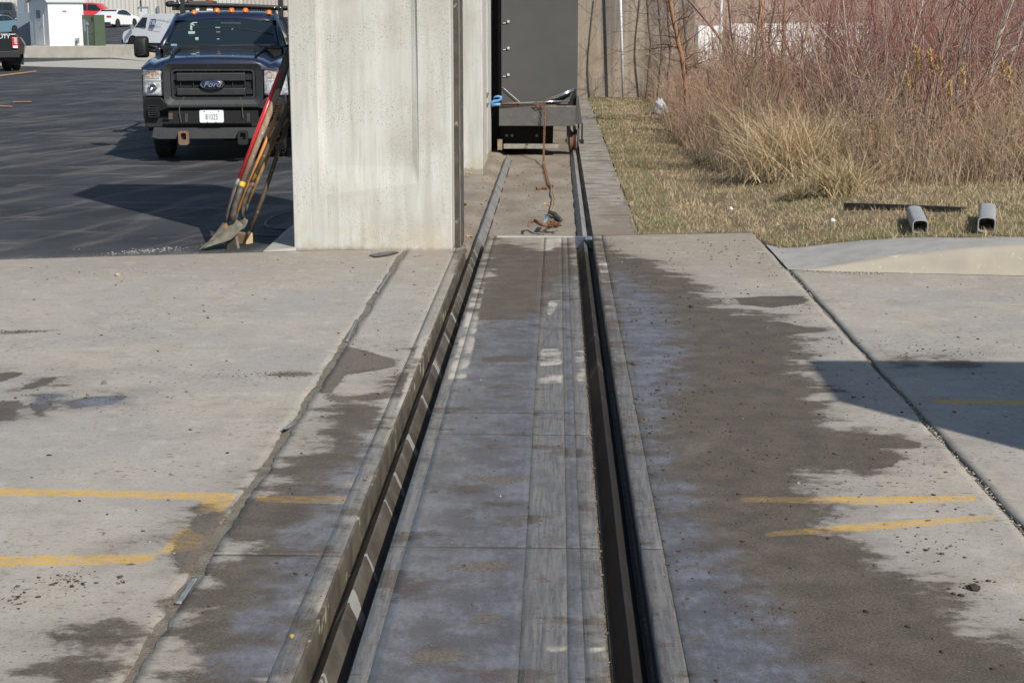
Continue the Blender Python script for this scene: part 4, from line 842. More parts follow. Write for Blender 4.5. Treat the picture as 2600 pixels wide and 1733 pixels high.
# ================================================================== THINGS ON THE LAWN
def gz_l(px, py):
    z = 0.1
    for _ in range(8):
        p = at(px, py, z); z = lawn_z(p.x, p.y)
    return at(px, py, z)
def tube_sq(near, far, w, h, label):
    a, c = gz_l(*near), gz_l(*far); a.z += .008; c.z += .01; d = (c-a).normalized(); sd = Vector((d.y, -d.x, 0)).normalized(); up = sd.cross(d)
    if up.z < 0: up = -up
    def ring(p, k, bow=0):
        pr = []
        for ang in range(24):
            t_ = 2*math.pi*ang/24; cx, cz = math.cos(t_), math.sin(t_); e = .38
            X = math.copysign(abs(cx)**e, cx)*w/2*k; Z = math.copysign(abs(cz)**e, cz)*h/2*k
            pr.append(p+sd*X+up*(h/2+Z+bow*(1-(2*X/w)**2)*(1 if Z > 0 else 0)))
        return pr
    n = 6; outer = [ring(a.lerp(c, i/n), 1, .010) for i in range(n+1)]; inner = [ring(a.lerp(c, i/n), .87, .010) for i in range(n, -1, -1)]
    b = MB(); b.loft(outer+inner+[outer[0]], caps=False)
    tag(b.build('square_tube', M['pipe'], smooth=True, auto=45), label, 'tube', 'square grey tubes on the grass')
tube_sq((2336, 595), (2320, 557), .130, .105, 'left grey square tube lying on the grass before the dark timber')
tube_sq((2504, 592), (2506, 554), .142, .115, 'right grey square tube lying alone on the grass')
a, c = gz_l(2142, 536), gz_l(2441, 541); a.z += .0; b = MB(); d = c-a; sd = Vector((-d.y, d.x, 0)).normalized()
b.loft([[p+sd*s_*.05+Vector((0, 0, z)) for s_, z in ((0, -.02), (1, -.02), (1, hh), (0, hh))] for p, hh in ((a, .078), (a.lerp(c, .5), .068), (c, .052))])
tag(b.build('timber', M['timber']), 'long dark timber lying on the grass at the thicket edge', 'timber')
def bag(px, py, w, h, lab, name='plastic_bag'):
    p = gz_l(px, py); b = MB(); 
    def f(u, v):
        th = u*2*math.pi; r = w*.5*(1-.75*v**1.3)*(1+.35*mnoise.noise(Vector((math.cos(th)*2, math.sin(th)*2, v*3+px))))
        return p+Vector((math.cos(th)*r-.2*w*v, math.sin(th)*r*.7, h*(v**.8)*(1+.25*mnoise.noise(Vector((th, v*4, px)))) ))
    b.sheet(f, 18, 10, .003); tag(b.build(name, M['bag'], smooth=True), lab, 'bag' if name == 'plastic_bag' else 'litter')
bag(1681, 292, .36, .33, 'crumpled white plastic bag caught at the edge of the thicket')
bag(2116, 562, .055, .03, 'small white paper scrap on the grass left of the tubes', 'paper_scrap')
bag(1857, 532, .045, .03, 'small white scrap on the lawn near the thicket corner', 'paper_scrap')
# ================================================================== WORK TRUCK
TO = Vector((aty(540, 214, 22.0).x, 22.0, -0.035)); TRZ = R(6.5)
TM = Matrix.Translation(TO) @ Matrix.Rotation(TRZ, 4, 'Z'); TMI = TM.inverted(); C0 = TMI @ Vector((0, 0, CH)); R3 = TMI.to_3x3()
def TP(px, py, yl):
    d = R3 @ ray(px, py); t = (yl-C0.y)/d.y; return C0+d*t
def zf(py, yl=0.0, px=540): return TP(px, py, yl).z
def xf(px, yl=0.0, py=214): return TP(px, py, yl).x
def wheel(parent, x, y, r, w, side, rim=None, name='wheel', tread=True, nspoke=0):
    Mx = Matrix.Translation((x, y, r)); b = MB()
    b.lathe([(-w/2, r*.62), (-w/2, r*.86), (-w*.40, r*.97), (-w*.2, r), (w*.2, r), (w*.40, r*.97), (w/2, r*.86), (w/2, r*.62)], Mx, 28)
    if tread:
        for k in range(28):
            for sx in (-.26, 0.0, .26):
                a = 2*math.pi*(k+(.5 if sx else 0))/28; b.box(sx*w-.10*w, sx*w+.10*w, -r*.06, r*.06, r*.985, r*1.025, Mx @ Matrix.Rotation(a, 4, 'X'))
    t = b.build(name, M['tyre'], parent, smooth=True, auto=35)
    b = MB(); s = side; b.lathe([(s*w*.30, .02), (s*w*.36, r*.16), (s*w*.30, r*.22), (s*w*.22, r*.5), (s*w*.44, r*.60), (s*w*.44, r*.64), (s*w*.2, r*.64)], Mx, 24)
    b.build('rim', rim or M['alloy'], t, smooth=True, auto=40); return t
truck = thing('utility_truck', 'dark navy utility truck with ladder rack parked facing the camera', 'truck', TO, TRZ)
zg0, zhl0, zhl1, zb1, zb0, zv0 = zf(165), zf(243), zf(171), zf(247), zf(321), zf(352)
zhood = zf(143, .15); zbk = TP(590, 121, 1.55).z
xL, xR = xf(362), xf(727); HW = (xR-xL)/2
sideprof = lambda k, dz, bot: [(-HW*k, bot), (-HW*k*1.012, zhl1-.25+dz), (-HW*k*1.0, zhl1-.06+dz), (-HW*k*.965, zhl1+.05+dz), (-HW*k*.89, zhl1+.085+dz), (-HW*k*.82, zhl1+.06+dz), (-HW*.70*k, zhood-.035+dz), (-HW*.58*k, zhood+dz), (-HW*.3*k, zhood+.012+dz), (0, zhood+.018+dz)]
def hring(y, k, dz, bot, dh=0.0):
    p = sideprof(k, dz, bot); p = [(x, z+(dh if i >= 6 else 0)) for i, (x, z) in enumerate(p)]
    p = [(x, max(z, bot)) for x, z in p]; p = p+[(-x, z) for x, z in reversed(p[:-1])]; return [Vector((x, y, z)) for x, z in p]
rise = zbk-zhood-.018
b = MB(); b.loft([hring(-.012, .95, -.10, zhl1-.03, .03), hring(.02, .975, -.05, zhl1-.01, .015), hring(.10, .985, -.02, zhl1-.0, .0), hring(.24, .995, .0, zhl1-.01), hring(.7, 1.0, rise*.45, zhl1-.25), hring(1.2, 1.0, rise*.8, zhl1-.25), hring(1.58, 1.0, rise, zhl1-.25)])
hood = b.build('hood', M['navy'], truck, smooth=True, auto=50)
for s in (-1, 1):
    b = MB(); b.sheet(lambda u, v: Vector((s*(HW*.60+.035*v), .20+1.2*v, zhood+.012+rise*(.1+.85*v)+.02*math.sin(math.pi*u))) + Vector((s*.05*(u-.5), 0, 0)), 4, 8, .02)
    b.build('hood_crease', M['navy'], hood, smooth=True)
# cab
zr = TP(590, 27, 2.5).z; cw0 = HW*.93
def cring(y, w, z, zb_, wb): return [Vector(p) for p in ((-wb, y, zb_), (-w*1.0, y, z-.16), (-w*.93, y, z-.06), (-w*.72, y, z-.015), (0, y, z), (w*.72, y, z-.015), (w*.93, y, z-.06), (w*1.0, y, z-.16), (wb, y, zb_))]
wr = (xf(722, 2.35, 60)-xf(461, 2.35, 60))/2
cx = (xf(722, 2.35, 60)+xf(461, 2.35, 60))/2
zwb, zwt = TP(590, 121, 1.55).z, TP(590, 44, 2.3).z
b = MB(); b.loft([cring(2.25, wr*.97, zwt+.005, zwt-.05, wr*.98), cring(2.36, wr*.985, zr-.03, zwt-.1, wr), cring(2.6, wr, zr, zwt-.12, wr*1.01), cring(3.4, wr, zr-.005, zwt-.12, wr*1.01), cring(3.75, wr*.97, zr-.08, zwt-.12, wr)])
roof = b.build('roof', M['navy'], truck, smooth=True, auto=60)
wb = cw0*.97
def wsp(u, v, off=0.0):
    s = u*2-1; wv = wb+(wr*.955-wb)*v; return Vector((s*wv, 1.56+.74*v+.14*(s*s)-.0+off, zwb+.01+(zwt-zwb-.005)*v))
b = MB(); b.sheet(lambda u, v: wsp(u, v), 14, 6, -.012); ws = b.build('windshield', M['glassd'], truck, smooth=True)
for s in (0, 1):
    b = MB(); b.tube([wsp(s, -.04, -.0), wsp(s, .5, -.0), wsp(s, 1.04, .0)], [.055, .05, .05], 8)
    b.build('a_pillar', M['navy'], truck, smooth=True)
b = MB(); b.tube([wsp(.03, 1.0, -.004), wsp(.25, 1.01, -.004), wsp(.5, 1.015, -.004), wsp(.75, 1.01, -.004), wsp(.97, 1.0, -.004)], .02, 6); b.build('windshield_seal', M['plastic'], ws)
b = MB(); b.sheet(lambda u, v: Vector(((u*2-1)*wb*.98, 1.42+.16*v, zwb-.005+.03*v)), 10, 3, .02); b.build('cowl', M['plastic'], truck)
for a_, c_ in ((.30, .56), (.66, .90)):
    b = MB(); b.tube([wsp(a_-.22, .03, -.02), wsp(a_+.02, .05, -.02), wsp(c_-.08, .02, -.025)], .010, 5); b.build('wiper', M['plastic'], truck)
def sticker(x0, y0, x1, y1, m, nm='sticker', shape=None):
    yl = 1.56+.74*((121-(y0+y1)/2)/77.0)-.014
    pts = shape or [(x0, y0), (x1, y0), (x1, y1), (x0, y1)]
    b = MB(); b.prism(pts, lambda x, y: TP(x, y, yl-.012+.0), lambda x, y: TP(x, y, yl+.02)); b.build(nm, m, ws)
pt = mat('paper_behind_glass', (.36, .50, .47), None, .6)
sticker(478, 80, 495, 86, pt); sticker(483, 65, 488, 80, pt); sticker(0, 57, 0, 60, pt, shape=[(482, 62), (489, 57), (501, 56.5), (501, 58.5), (490, 60), (486, 64)]); sticker(0, 57, 0, 66, pt, shape=[(486, 62), (489, 60.5), (497, 66), (496, 68.5)])
sticker(496, 95, 504, 105, pt); sticker(434, 112, 449, 117, mat('pale_sticker', (.20, .38, .45), None, .5))
sticker(547, 69, 559, 76, mat('bead_green', (.22, .36, .33), None, .6), 'hanging_ornament'); sticker(549, 80, 559, 88, mat('bead_red', (.40, .09, .09), None, .6), 'hanging_ornament'); sticker(551, 98, 557, 106, mat('bead_green2', (.22, .36, .33), None, .6), 'hanging_ornament')
sticker(560, 57, 611, 65, mat('mirror_back', (.05, .07, .07), None, .5), 'interior_mirror'); sticker(588, 72, 592, 82, mat('bead_grey', (.14, .2, .2), None, .6), 'hanging_ornament')
b = MB(); b.sheet(lambda u, v: wsp(.02+.085*u*(1-.3*v), .04+.8*v, -.012), 3, 6, .003); b.build('reflection_strip', mat('green_reflection', (.06, .11, .10), None, .08, spec=.7), ws)  # greenish strip paints a reflection onto the windshield glass
b = MB(); P = [wsp(.06+.88*i/14, .50+.16*math.sin(math.pi*(i/14)**.9)-.12*(i/14)**3, -.016) for i in range(15)]; b.tube(P, .018, 6); b.build('reflection_arc', M['void'], ws)  # dark arc laid on the glass to imitate a reflection
# doors and windows along the sides
for s in (-1, 1):
    b = MB(); b.loft([[Vector((s*HW*.985, y, z)) for y, z in ((1.58, .45), (3.75, .45), (3.75, zwb+.02), (1.50, zwb+.0))], [Vector((s*HW*.90, y, z)) for y, z in ((1.58, .45), (3.75, .45), (3.75, zwb+.02), (1.50, zwb+.0))]]); d = b.build('door', M['navy'], truck, bevel=.02)
    b = MB(); b.loft([[Vector(p) for p in ((s*HW*.93, 1.85, zwb+.03), (s*HW*.93, 3.1, zwb+.03), (s*wr*1.02, 3.05, zwt-.04), (s*wr*1.02, 2.42, zwt-.04))], [Vector(p) for p in ((s*HW*.90, 1.85, zwb+.03), (s*HW*.90, 3.1, zwb+.03), (s*wr*.98, 3.05, zwt-.04), (s*wr*.98, 2.42, zwt-.04))]]); b.build('side_window', M['glassl'], d)
b = MB(); b.box(-HW*.9, HW*.9, 3.1, 3.75, .5, zwt); b.box(-HW*.88, HW*.88, 1.6, 3.2, .5, zwb-.02); b.build('cab_shell', M['navy'], truck)
for px in (493, 551, 588, 623.5, 683):
    p = TP(px, 29 if px < 660 else 33, 2.42); p.z = zr-.045+.02*(1-((p.x-cx)/wr)**2) if px not in (493, 683) else zr-.055
    b = MB(); b.loft([[Vector((p.x+math.cos(2*math.pi*i/12)*.046*k, p.y+math.sin(2*math.pi*i/12)*.075*k, p.z+h)) for i in range(12)] for k, h in ((1, 0), (.95, .035), (.55, .062))]); b.build('marker_light', M['amber'], truck, smooth=True, auto=40)
# front face
b = MB(); b.box(-HW*.955, HW*.955, .135, .4, zb1-.05, zhl1+.02); b.box(-HW*.60, HW*.60, .03, .135, zb1-.05, zhl1+.02); b.build('front_panel', M['plastic'], truck)
for s, (pa, pb) in ((-1, (363, 413)), (1, (671, 727))):
    X0, X1 = xf(pa), xf(pb); lo, hi = (X0, X1)
    def hl(u, v, o=0.0): return Vector((lo+(hi-lo)*u+(-.02 if s < 0 else .02)*(1-v)*( (1-u) if s < 0 else u), .01-o+.09*((1-u) if s < 0 else u)**2, zhl0+(zhl1-zhl0)*v))
    b = MB(); b.sheet(lambda u, v: hl(u, v), 6, 8, .05); h = b.build('headlight', M['lampc'], truck, smooth=True)
    b = MB(); b.sheet(lambda u, v: hl(.12+.72*u, .60+.28*v, .006), 4, 4, .006); b.build('turn_lamp', M['lampa'], h)
    b = MB(); cxx = hl(.5, .3); b.lathe([(0, .062), (-.010, .058), (.015, .02)], Matrix.Translation(cxx+Vector((0, -.012, 0))) @ Matrix.Rotation(R(90), 4, 'Z'), 16); b.build('reflector', M['chrome'], h, smooth=True)
    b = MB(); b.sheet(lambda u, v: hl(u, .50+.05*v, .004), 4, 1, .005); b.build('lamp_divider', M['alloy'], h)
gx0, gx1, gz0, gz1 = xf(420), xf(664), zf(264), zf(164)
def rrect(x0, x1, z0, z1, r, n=5):
    P = []
    for cx_, cz_, a0 in ((x1-r, z1-r, 0), (x0+r, z1-r, 90), (x0+r, z0+r, 180), (x1-r, z0+r, 270)):
        for i in range(n+1): a = R(a0+90*i/n); P.append((cx_+r*math.cos(a), cz_+r*math.sin(a)))
    return P
def ringframe(o, i, y0, y1, m, nm, par, yi=None):
    b = MB(); n = len(o); V = [Vector((x, y0, z)) for x, z in o]+[Vector((x, y0 if yi is None else yi, z)) for x, z in i]+[Vector((x, y1, z)) for x, z in o]+[Vector((x, y1, z)) for x, z in i]; F = []
    for k in range(n):
        q = (k+1) % n; F += [(k, q, n+q, n+k), (2*n+k, 3*n+k, 3*n+q, 2*n+q), (k, 2*n+k, 2*n+q, q), (n+k, n+q, 3*n+q, 3*n+k)]
    b.add(V, F); return b.build(nm, m, par, smooth=True, auto=40)
b = MB(); b.prism(rrect(gx0, gx1, gz0, gz1, .06), lambda x, z: Vector((x, .02, z)), lambda x, z: Vector((x, .06, z))); gr = b.build('grille', M['void'], truck)
ringframe(rrect(gx0-.02, gx1+.02, gz0-.01, gz1+.01, .09), rrect(gx0+.075, gx1-.075, gz0+.06, gz1-.055, .06), -.06, .05, M['grille'], 'grille_surround', gr, -.03)
ringframe(rrect(gx0+.085, gx1-.085, gz0+.065, gz1-.06, .05), rrect(gx0+.115, gx1-.115, gz0+.095, gz1-.085, .04), -.035, .02, M['grille'], 'grille_trim', gr)
for pa, pb in ((185, 206), (224, 242)):
    b = MB(); b.box(xf(449), xf(623), -.045, .0, zf(pb), zf(pa)); b.build('grille_bar', M['grille'], gr, bevel=.012)
    b = MB(); b.box(xf(436), xf(650), -.01, .02, zf(pb)+.015, zf(pa)-.015); b.build('bar_mount', M['plastic'], gr)
for px in (459, 491, 524, 557, 591, 622):
    b = MB(); b.box(xf(px)-.006, xf(px)+.006, -.008, .03, gz0+.08, gz1-.075); b.build('grille_slat', M['grille'], gr)
ex, ez = xf(540), zf(213.5); ew, eh = (xf(572)-xf(508))/2, (zf(199)-zf(228.5))/2
def oval(k, y, n=32): return [Vector((ex+math.cos(2*math.pi*i/n)*ew*k, y, ez+math.sin(2*math.pi*i/n)*eh*k)) for i in range(n)]
b = MB(); b.loft([oval(1.0, -.05), oval(1.0, -.072), oval(.93, -.085)]); em = b.build('emblem', M['plastic'], gr, smooth=True, auto=40)
b = MB(); b.loft([oval(.93, -.083), oval(.90, -.096), oval(.84, -.090)]); b.build('emblem_rim', M['chrome'], em, smooth=True, auto=30)
b = MB(); b.loft([oval(.86, -.088), oval(.84, -.094), oval(.5, -.099)]); b.build('emblem_face', M['fordb'], em, smooth=True)
EM = Matrix.Translation((ex, -.101, ez-.004)) @ Matrix.Rotation(R(90), 4, 'X')
text_part('emblem_lettering', 'Ford', eh*1.35, EM, M['chrome'], em, .003, .35, 1.15)
# bumper
bz0, bz1, bx0, bx1 = zb0, zb1, xf(358), xf(722); bl = xf(420); br_ = xf(664); dip = zf(268)
out = [(bx0+.03, bz0-.02), (bx0-.0, bz0+.14), (bx0+.005, bz1-.06), (bx0+.05, bz1), (bl-.06, bz1), (bl+.06, dip), (br_-.06, dip), (br_+.06, bz1), (bx1-.05, bz1), (bx1-.005, bz1-.06), (bx1, bz0+.14), (bx1-.03, bz0-.02)]
def by(x): return -.13+.22*abs((x-ex)/HW)**3
b = MB(); b.prism(out, lambda x, z: Vector((x, by(x), z)), lambda x, z: Vector((x, .14, z))); bp = b.build('bumper', M['plastic'], truck, bevel=.02, seg=3)
b = MB(); b.box(bl+.05, br_-.05, -.155, -.13, dip-.012, dip+.012); b.build('bumper_lip', M['grille'], bp, bevel=.006)
b = MB(); b.box(xf(428), xf(655), -.136, -.12, zf(310), zf(280)); b.build('bumper_opening', M['void'], bp)
for px in (473, 630):
    b = MB(); b.box(xf(px)-.02, xf(px)+.02, -.142, -.13, zf(308), zf(286)); b.build('opening_strut', M['valance'], bp)
b = MB(); b.box(xf(428), xf(438), -.150, -.13, zf(301), zf(285)); b.build('rust_mount', mat('dull_rust', (.12, .075, .045), (.06, .055, .05), .8, sc=20), bp)
for pa, pb in ((373, 402), (684, 712)):
    x0_, x1_ = xf(pa), xf(pb); xm = (x0_+x1_)/2
    ringframe(rrect(x0_, x1_, zf(297), zf(267), .03), rrect(x0_+.012, x1_-.012, zf(295), zf(269), .02), by(xm)-.015, by(xm)+.03, M['plastic'], 'fog_vent', bp)
    for i in range(4): 
        b = MB(); z = zf(293)+(zf(271)-zf(293))*(i+.5)/4; b.box(x0_+.012, x1_-.012, by(xm)-.012, by(xm)+.02, z-.006, z+.006); b.build('vent_slat', M['grille'], bp)
b = MB(); b.prism([(xf(380), zv0+.02), (xf(386), zf(323)), (xf(700), zf(323)), (xf(706), zv0+.02), (xf(690), zv0), (xf(398), zv0)], lambda x, z: Vector((x, -.06, z)), lambda x, z: Vector((x, .02, z))); b.build('valance', M['valance'], truck, bevel=.01)
for px, m in ((463, mat('rusty_hook', (.22, .12, .07), (.13, .10, .08), .8, sc=16)), (614, M['plastic'])):
    o = rrect(xf(px-13), xf(px+13), zf(366), zf(331), .03); i = rrect(xf(px-7), xf(px+7), zf(353), zf(336), .02); ringframe(o, i, -.13, -.03, m, 'tow_hook', truck)
pw, ph = xf(567.5)-xf(506.5), zf(278.5)-zf(309.5); pcx, pcz = xf(537), zf(294)
b = MB(); b.prism(rrect(pcx-pw/2, pcx+pw/2, pcz-ph/2, pcz+ph/2, .02), lambda x, z: Vector((x, -.150, z)), lambda x, z: Vector((x, -.143, z))); pl = b.build('licence_plate', M['platew'], truck)
PMx = Matrix.Translation((pcx, -.1505, pcz-.012)) @ Matrix.Rotation(R(90), 4, 'X')
text_part('plate_number', '81025', ph*.66, PMx, M['ink'], pl, .0008, 0, .62)
text_part('plate_heading', 'Illinois', ph*.18, Matrix.Translation((pcx, -.1505, pcz+ph*.33)) @ Matrix.Rotation(R(90), 4, 'X'), M['palink'], pl, .0008)
b = MB()
for dx, dz in ((-.30, .40), (.30, .40), (-.19, -.48), (.17, -.48)): b.cyl(Vector((pcx+dx*pw, -.149, pcz+dz*ph)), Vector((pcx+dx*pw, -.153, pcz+dz*ph)), .009, n=8)
b.build('plate_bolt', M['void'], pl)
for pts in ([(467, 246), (462, 260), (456, 272), (455, 284), (458, 300), (460, 310)], [(610, 247), (614, 262), (615, 275), (617, 300)]):
    b = MB(); b.tube([TP(x, y, -.165) for x, y in pts], .006, 5); b.build('loose_wire', mat('dusty_wire', (.10, .095, .08), None, .8), truck)
# towing mirrors
for s in (-1, 1):
    if s < 0: x0_, x1_ = xf(340, 1.75, 120), xf(377.5, 1.75, 120)
    zz0, zz1 = TP(358, 147, 1.75).z, TP(358, 92, 1.75).z
    a0, a1 = (x0_, x1_) if s < 0 else (-x1_, -x0_)
    b = MB(); b.loft([[Vector((x, y, z)) for x, z in rrect(a0+e, a1-e, zz0+e, zz1-e, .05)] for y, e in ((1.66, .035), (1.70, .006), (1.80, 0), (1.86, .01))]); mr = b.build('mirror', M['plastic'], truck, smooth=True, auto=45)
    b = MB(); b.box(a0+.02, a1-.02, 1.862, 1.866, zz0+.02, zz1-.02); b.build('mirror_glass', M['glassd'], mr)
    b = MB()
    for z in (TP(358, 117, 1.75).z, TP(358, 127, 1.75).z): b.tube([Vector((s*HW*.93, 1.78, z-.03)), Vector((a1-.02 if s < 0 else a0+.02, 1.78, z))], .028, 8)
    b.build('mirror_arm', M['plastic'], mr, smooth=True)
# chassis, wheels, service body, rack
wr_ = .405
for s in (-1, 1):
    wheel(truck, s*(HW*.955-.13), 1.02, wr_, .27, s); wheel(truck, s*(HW*.955-.13), 4.9, wr_, .27, s)
    b = MB(); b.tube([Vector((s*(HW-.06), 1.02+.53*math.cos(a), .42+.53*math.sin(a))) for a in [math.pi*i/12 for i in range(13)]], .05, 6); b.build('wheel_arch', M['plastic'], truck, smooth=True)
    b = MB(); b.box(s*HW-.05*(1+s), s*HW+.05*(1-s), .14, .50, zb1-.3, zhl1-.1); b.build('fender_corner', M['navy'], truck)
b = MB(); b.box(-.45, .45, .2, 6.4, .42, .62); b.box(-.85, .85, .95, 1.09, .34, .46); b.lathe([(-.16, .05), (-.1, .15), (.1, .15), (.16, .05)], Matrix.Translation((.15, 1.0, .38)), 14); b.box(-HW*.7, HW*.7, .25, 1.4, .6, 1.0); b.build('chassis', M['void'], truck)
b = MB(); b.box(-1.0, 1.0, 3.9, 6.6, .62, 1.5); b.box(-1.0, -.6, 3.9, 6.6, 1.5, 1.72); b.box(.6, 1.0, 3.9, 6.6, 1.5, 1.72); b.build('service_body', M['navy'], truck, bevel=.02)
RY = 3.95; rzp = lambda py, px=590: TP(px, py, RY).z
b = MB()
b.tube([TP(436, 10.5, RY), TP(600, 14.5, RY), TP(742, 21, RY)], .031, 8); b.tube([TP(436, 13.5, RY+.02), TP(600, 17.5, RY+.02), TP(742, 24, RY+.02)], .026, 8)
for px in (463, 712): 
    p = TP(px, 12, RY); b.box(p.x-.04, p.x+.04, RY-.03, RY+.06, 1.5, p.z+.3)
b.box(-1.0, -.94, RY, 6.5, 2.10, 2.16); b.box(.94, 1.0, RY, 6.5, 2.10, 2.16); b.box(-1.0, 1.0, 6.44, 6.5, 2.10, 2.16)
for px in (-.97, .97): b.box(px-.03, px+.03, 6.4, 6.46, 1.5, 2.4)
rk = b.build('ladder_rack', mat('rack_paint', (.018, .022, .022), None, .5), truck)
b = MB(); p = TP(434, 11, RY); b.tube([p+Vector((-.03, -.06, 0)), p+Vector((-.03, .35, .01))], .05, 10); b.build('rack_end', M['plastic'], rk, smooth=True)
for px, py in ((697, 19.5), (712, 20.5), (456, 9)):
    b = MB(); p = TP(px, py, RY-.06); b.ico(p, .020, px, .1, 1); b.build('rack_knob', M['chrome'], rk, smooth=True)
p0_, p1_ = TP(600, 34, RY+.1), TP(700, 20, RY+.1); b = MB(); b.box(TP(505, 30, RY+.1).x, p1_.x, RY+.08, RY+.11, p0_.z-.1, p1_.z+.02); hb_ = b.build('headboard', M['navy'], truck)
text_part('board_lettering', '110 1', .105, Matrix.Translation(TP(660, 27.5, RY+.078)) @ Matrix.Rotation(R(90), 4, 'X'), M['white'], hb_, .001)
for pa, pb, pc, pd in ((498, 20, 506, 28), (525, 20, 541, 28)):
    b = MB(); a_, c_ = TP(pa, pd, RY+.05), TP(pb if False else pc, pb, RY+.05); b.box(a_.x, c_.x, RY+.02, RY+.07, a_.z, c_.z); b.build('work_lamp', M['white'], rk, bevel=.006)
b = MB(); p = TP(533, 8, RY+.5); b.lathe([(0, .05), (.10, .05), (.13, .02)], Matrix.Translation(p) @ Matrix.Rotation(R(-90), 4, 'Y'), 12); b.build('beacon', mat('orange_beacon', (.75, .16, .05), None, .3), rk, smooth=True)
b = MB(); b.box(TP(497, 5, RY+.6).x, TP(524, 5, RY+.6).x, RY+.5, RY+.9, TP(500, 2, RY+.6).z, 2.6); b.build('white_box', M['white'], rk, bevel=.01)
b = MB(); b.box(TP(478, 5, RY+.8).x, TP(545, 5, RY+.8).x, RY+.45, RY+1.2, TP(500, 8.5, RY+.8).z-.03, TP(500, 3, RY+.8).z); b.build('rack_load', mat('brown_load', (.12, .08, .06), None, .8), rk)
b = MB()
for px in (449, 476): p = TP(px, 4, RY); b.cyl(Vector((p.x, RY, p.z-.1)), Vector((p.x+.03, RY, p.z+.5)), .015, n=6)
b.build('rack_post', M['void'], rk)

# ================================================================== FAR PARKED VEHICLES
def car(name, label, cat, loc, rz, prof, W_, glass_side, screens, wheels, wr, paint, tumble=(0.9, .16), group=None, lamps=(), extra=None, rim=None):
    """prof: side outline (y along length, z); W_: half width; tumble: waist height, inward lean per metre above it"""
    t = thing(name, label, cat, loc, rz, group)
    hw = lambda z, k=1.0: W_*k-max(0, z-tumble[0])*tumble[1]*2-max(0, .45-z)*.12
    n = len(prof); rings = []
    for s, k in ((-1, 1.0), (-.86, 1.03), (0, 1.06), (.86, 1.03), (1, 1.0)):
        cy = sum(p[0] for p in prof)/n; cz = sum(p[1] for p in prof)/n
        kk = 1 if abs(s) < 1 else .985
        rings.append([Vector((s*hw(z), cy+(y-cy)*(1.0 if abs(s) < .9 else .985), cz+(z-cz)*(1 if abs(s) < .9 else .975))) for y, z in prof])
    b = MB(); b.loft(rings); body = b.build('body', paint, t, smooth=True, auto=30)
    for poly in glass_side:
        for s in (-1, 1):
            b = MB(); b.loft([[Vector((s*(hw(z)*.97+.0-.02), y, z)) for y, z in poly], [Vector((s*(hw(z)+.012), y, z)) for y, z in poly]]); b.build('side_window', M['glassd'], body)
    for (ya_, za_, yb_, zb_) in screens:
        b = MB(); d = Vector((0, yb_-ya_, zb_-za_)).normalized(); nn = Vector((0, d.z, -d.y)); 
        cyy = sum(p[0] for p in prof)/n
        if (ya_+yb_)/2 < cyy: nn = -nn if nn.y > 0 else nn
        elif nn.y < 0: nn = -nn
        pa, pb = Vector((0, ya_, za_)), Vector((0, yb_, zb_)); wa, wb_ = hw(za_)*.88, hw(zb_)*.88
        q = [pa+Vector((-wa, 0, 0)), pa+Vector((wa, 0, 0)), pb+Vector((wb_, 0, 0)), pb+Vector((-wb_, 0, 0))]
        b.loft([[p-nn*.03 for p in q], [p+nn*.014 for p in q]]); b.build('windscreen', M['glassd'], body)
    for y in wheels:
        for s in (-1, 1):
            b = MB(); b.lathe([(s*(W_-.28), .02), (s*(W_-.28), wr*1.16), (s*(W_+.004), wr*1.16), (s*(W_+.004), .02)], Matrix.Translation((0, y, wr)), 20); b.build('wheel_well', M['void'], body)
            wheel(t, s*(W_-.09), y, wr, .2, s, rim=rim, tread=False)
    for (x, y, z, sx, sy, sz, m, nm) in lamps:
        b = MB(); b.box(x-sx, x+sx, y-sy, y+sy, z-sz, z+sz); b.build(nm, m, body, bevel=.01)
    if extra: extra(t, body)
    return t
sedan = [(0,.30),(.02,.75),(.12,.98),(.75,1.04),(1.35,1.38),(2.2,1.44),(2.75,1.38),(3.55,.98),(4.45,.84),(4.66,.62),(4.68,.30),(3.9,.24),(.7,.24)]
sg = [[(.98,1.06),(1.42,1.33),(2.1,1.38),(2.1,1.02)],[(2.14,1.02),(2.14,1.38),(2.7,1.32),(3.25,1.0)]]
p = at(310, 66, 1.03); p.z = far_z(p.y)
p = aty(312, 60, 126.0); car('parked_sedan', 'white sedan seen from behind, parked beyond the green cabinet', 'car', (p.x-1.0, 123.5, far_z(124)-.02), R(-13), sedan, .90, sg, [(.85,1.08,1.36,1.37),(2.72,1.37,3.5,1.0)], (.95,3.7), .33, M['white'], lamps=[(-.66,.06,.86,.18,.06,.08,M['redlens'],'tail_lamp'),(.66,.06,.86,.18,.06,.08,M['redlens'],'tail_lamp'),(0,.03,.62,.26,.03,.06,M['platew'],'licence_plate'),(0,.02,.38,.8,.06,.06,M['void'],'bumper_underside')])
suv = [(0,.38),(.0,.95),(.10,1.05),(.28,1.62),(.5,1.72),(2.4,1.74),(3.0,1.66),(3.62,1.12),(4.5,1.02),(4.72,.8),(4.72,.4),(4.0,.32),(.7,.32)]
ug = [[(.35,1.12),(.45,1.58),(1.15,1.62),(1.15,1.12)],[(1.22,1.12),(1.22,1.62),(2.05,1.62),(2.05,1.12)],[(2.12,1.12),(2.12,1.62),(2.85,1.58),(3.3,1.12)]]
p = aty(262, 40, 135.0); car('parked_suv', 'red sport utility vehicle behind the shed and the white sedan', 'car', (p.x-3.1, 135, far_z(135)), R(-90-4), suv, .92, ug, [(3.02,1.62,3.55,1.16),(.12,1.1,.28,1.58)], (.9,3.75), .37, M['red'])
p = aty(44, 40, 140.0); car('parked_suv', 'dark sport utility vehicle at the top left corner', 'car', (p.x+.1, 140, far_z(140)), R(90+10), suv, .95, ug, [(3.02,1.62,3.55,1.16),(.12,1.1,.28,1.58)], (.9,3.75), .38, M['plum'])
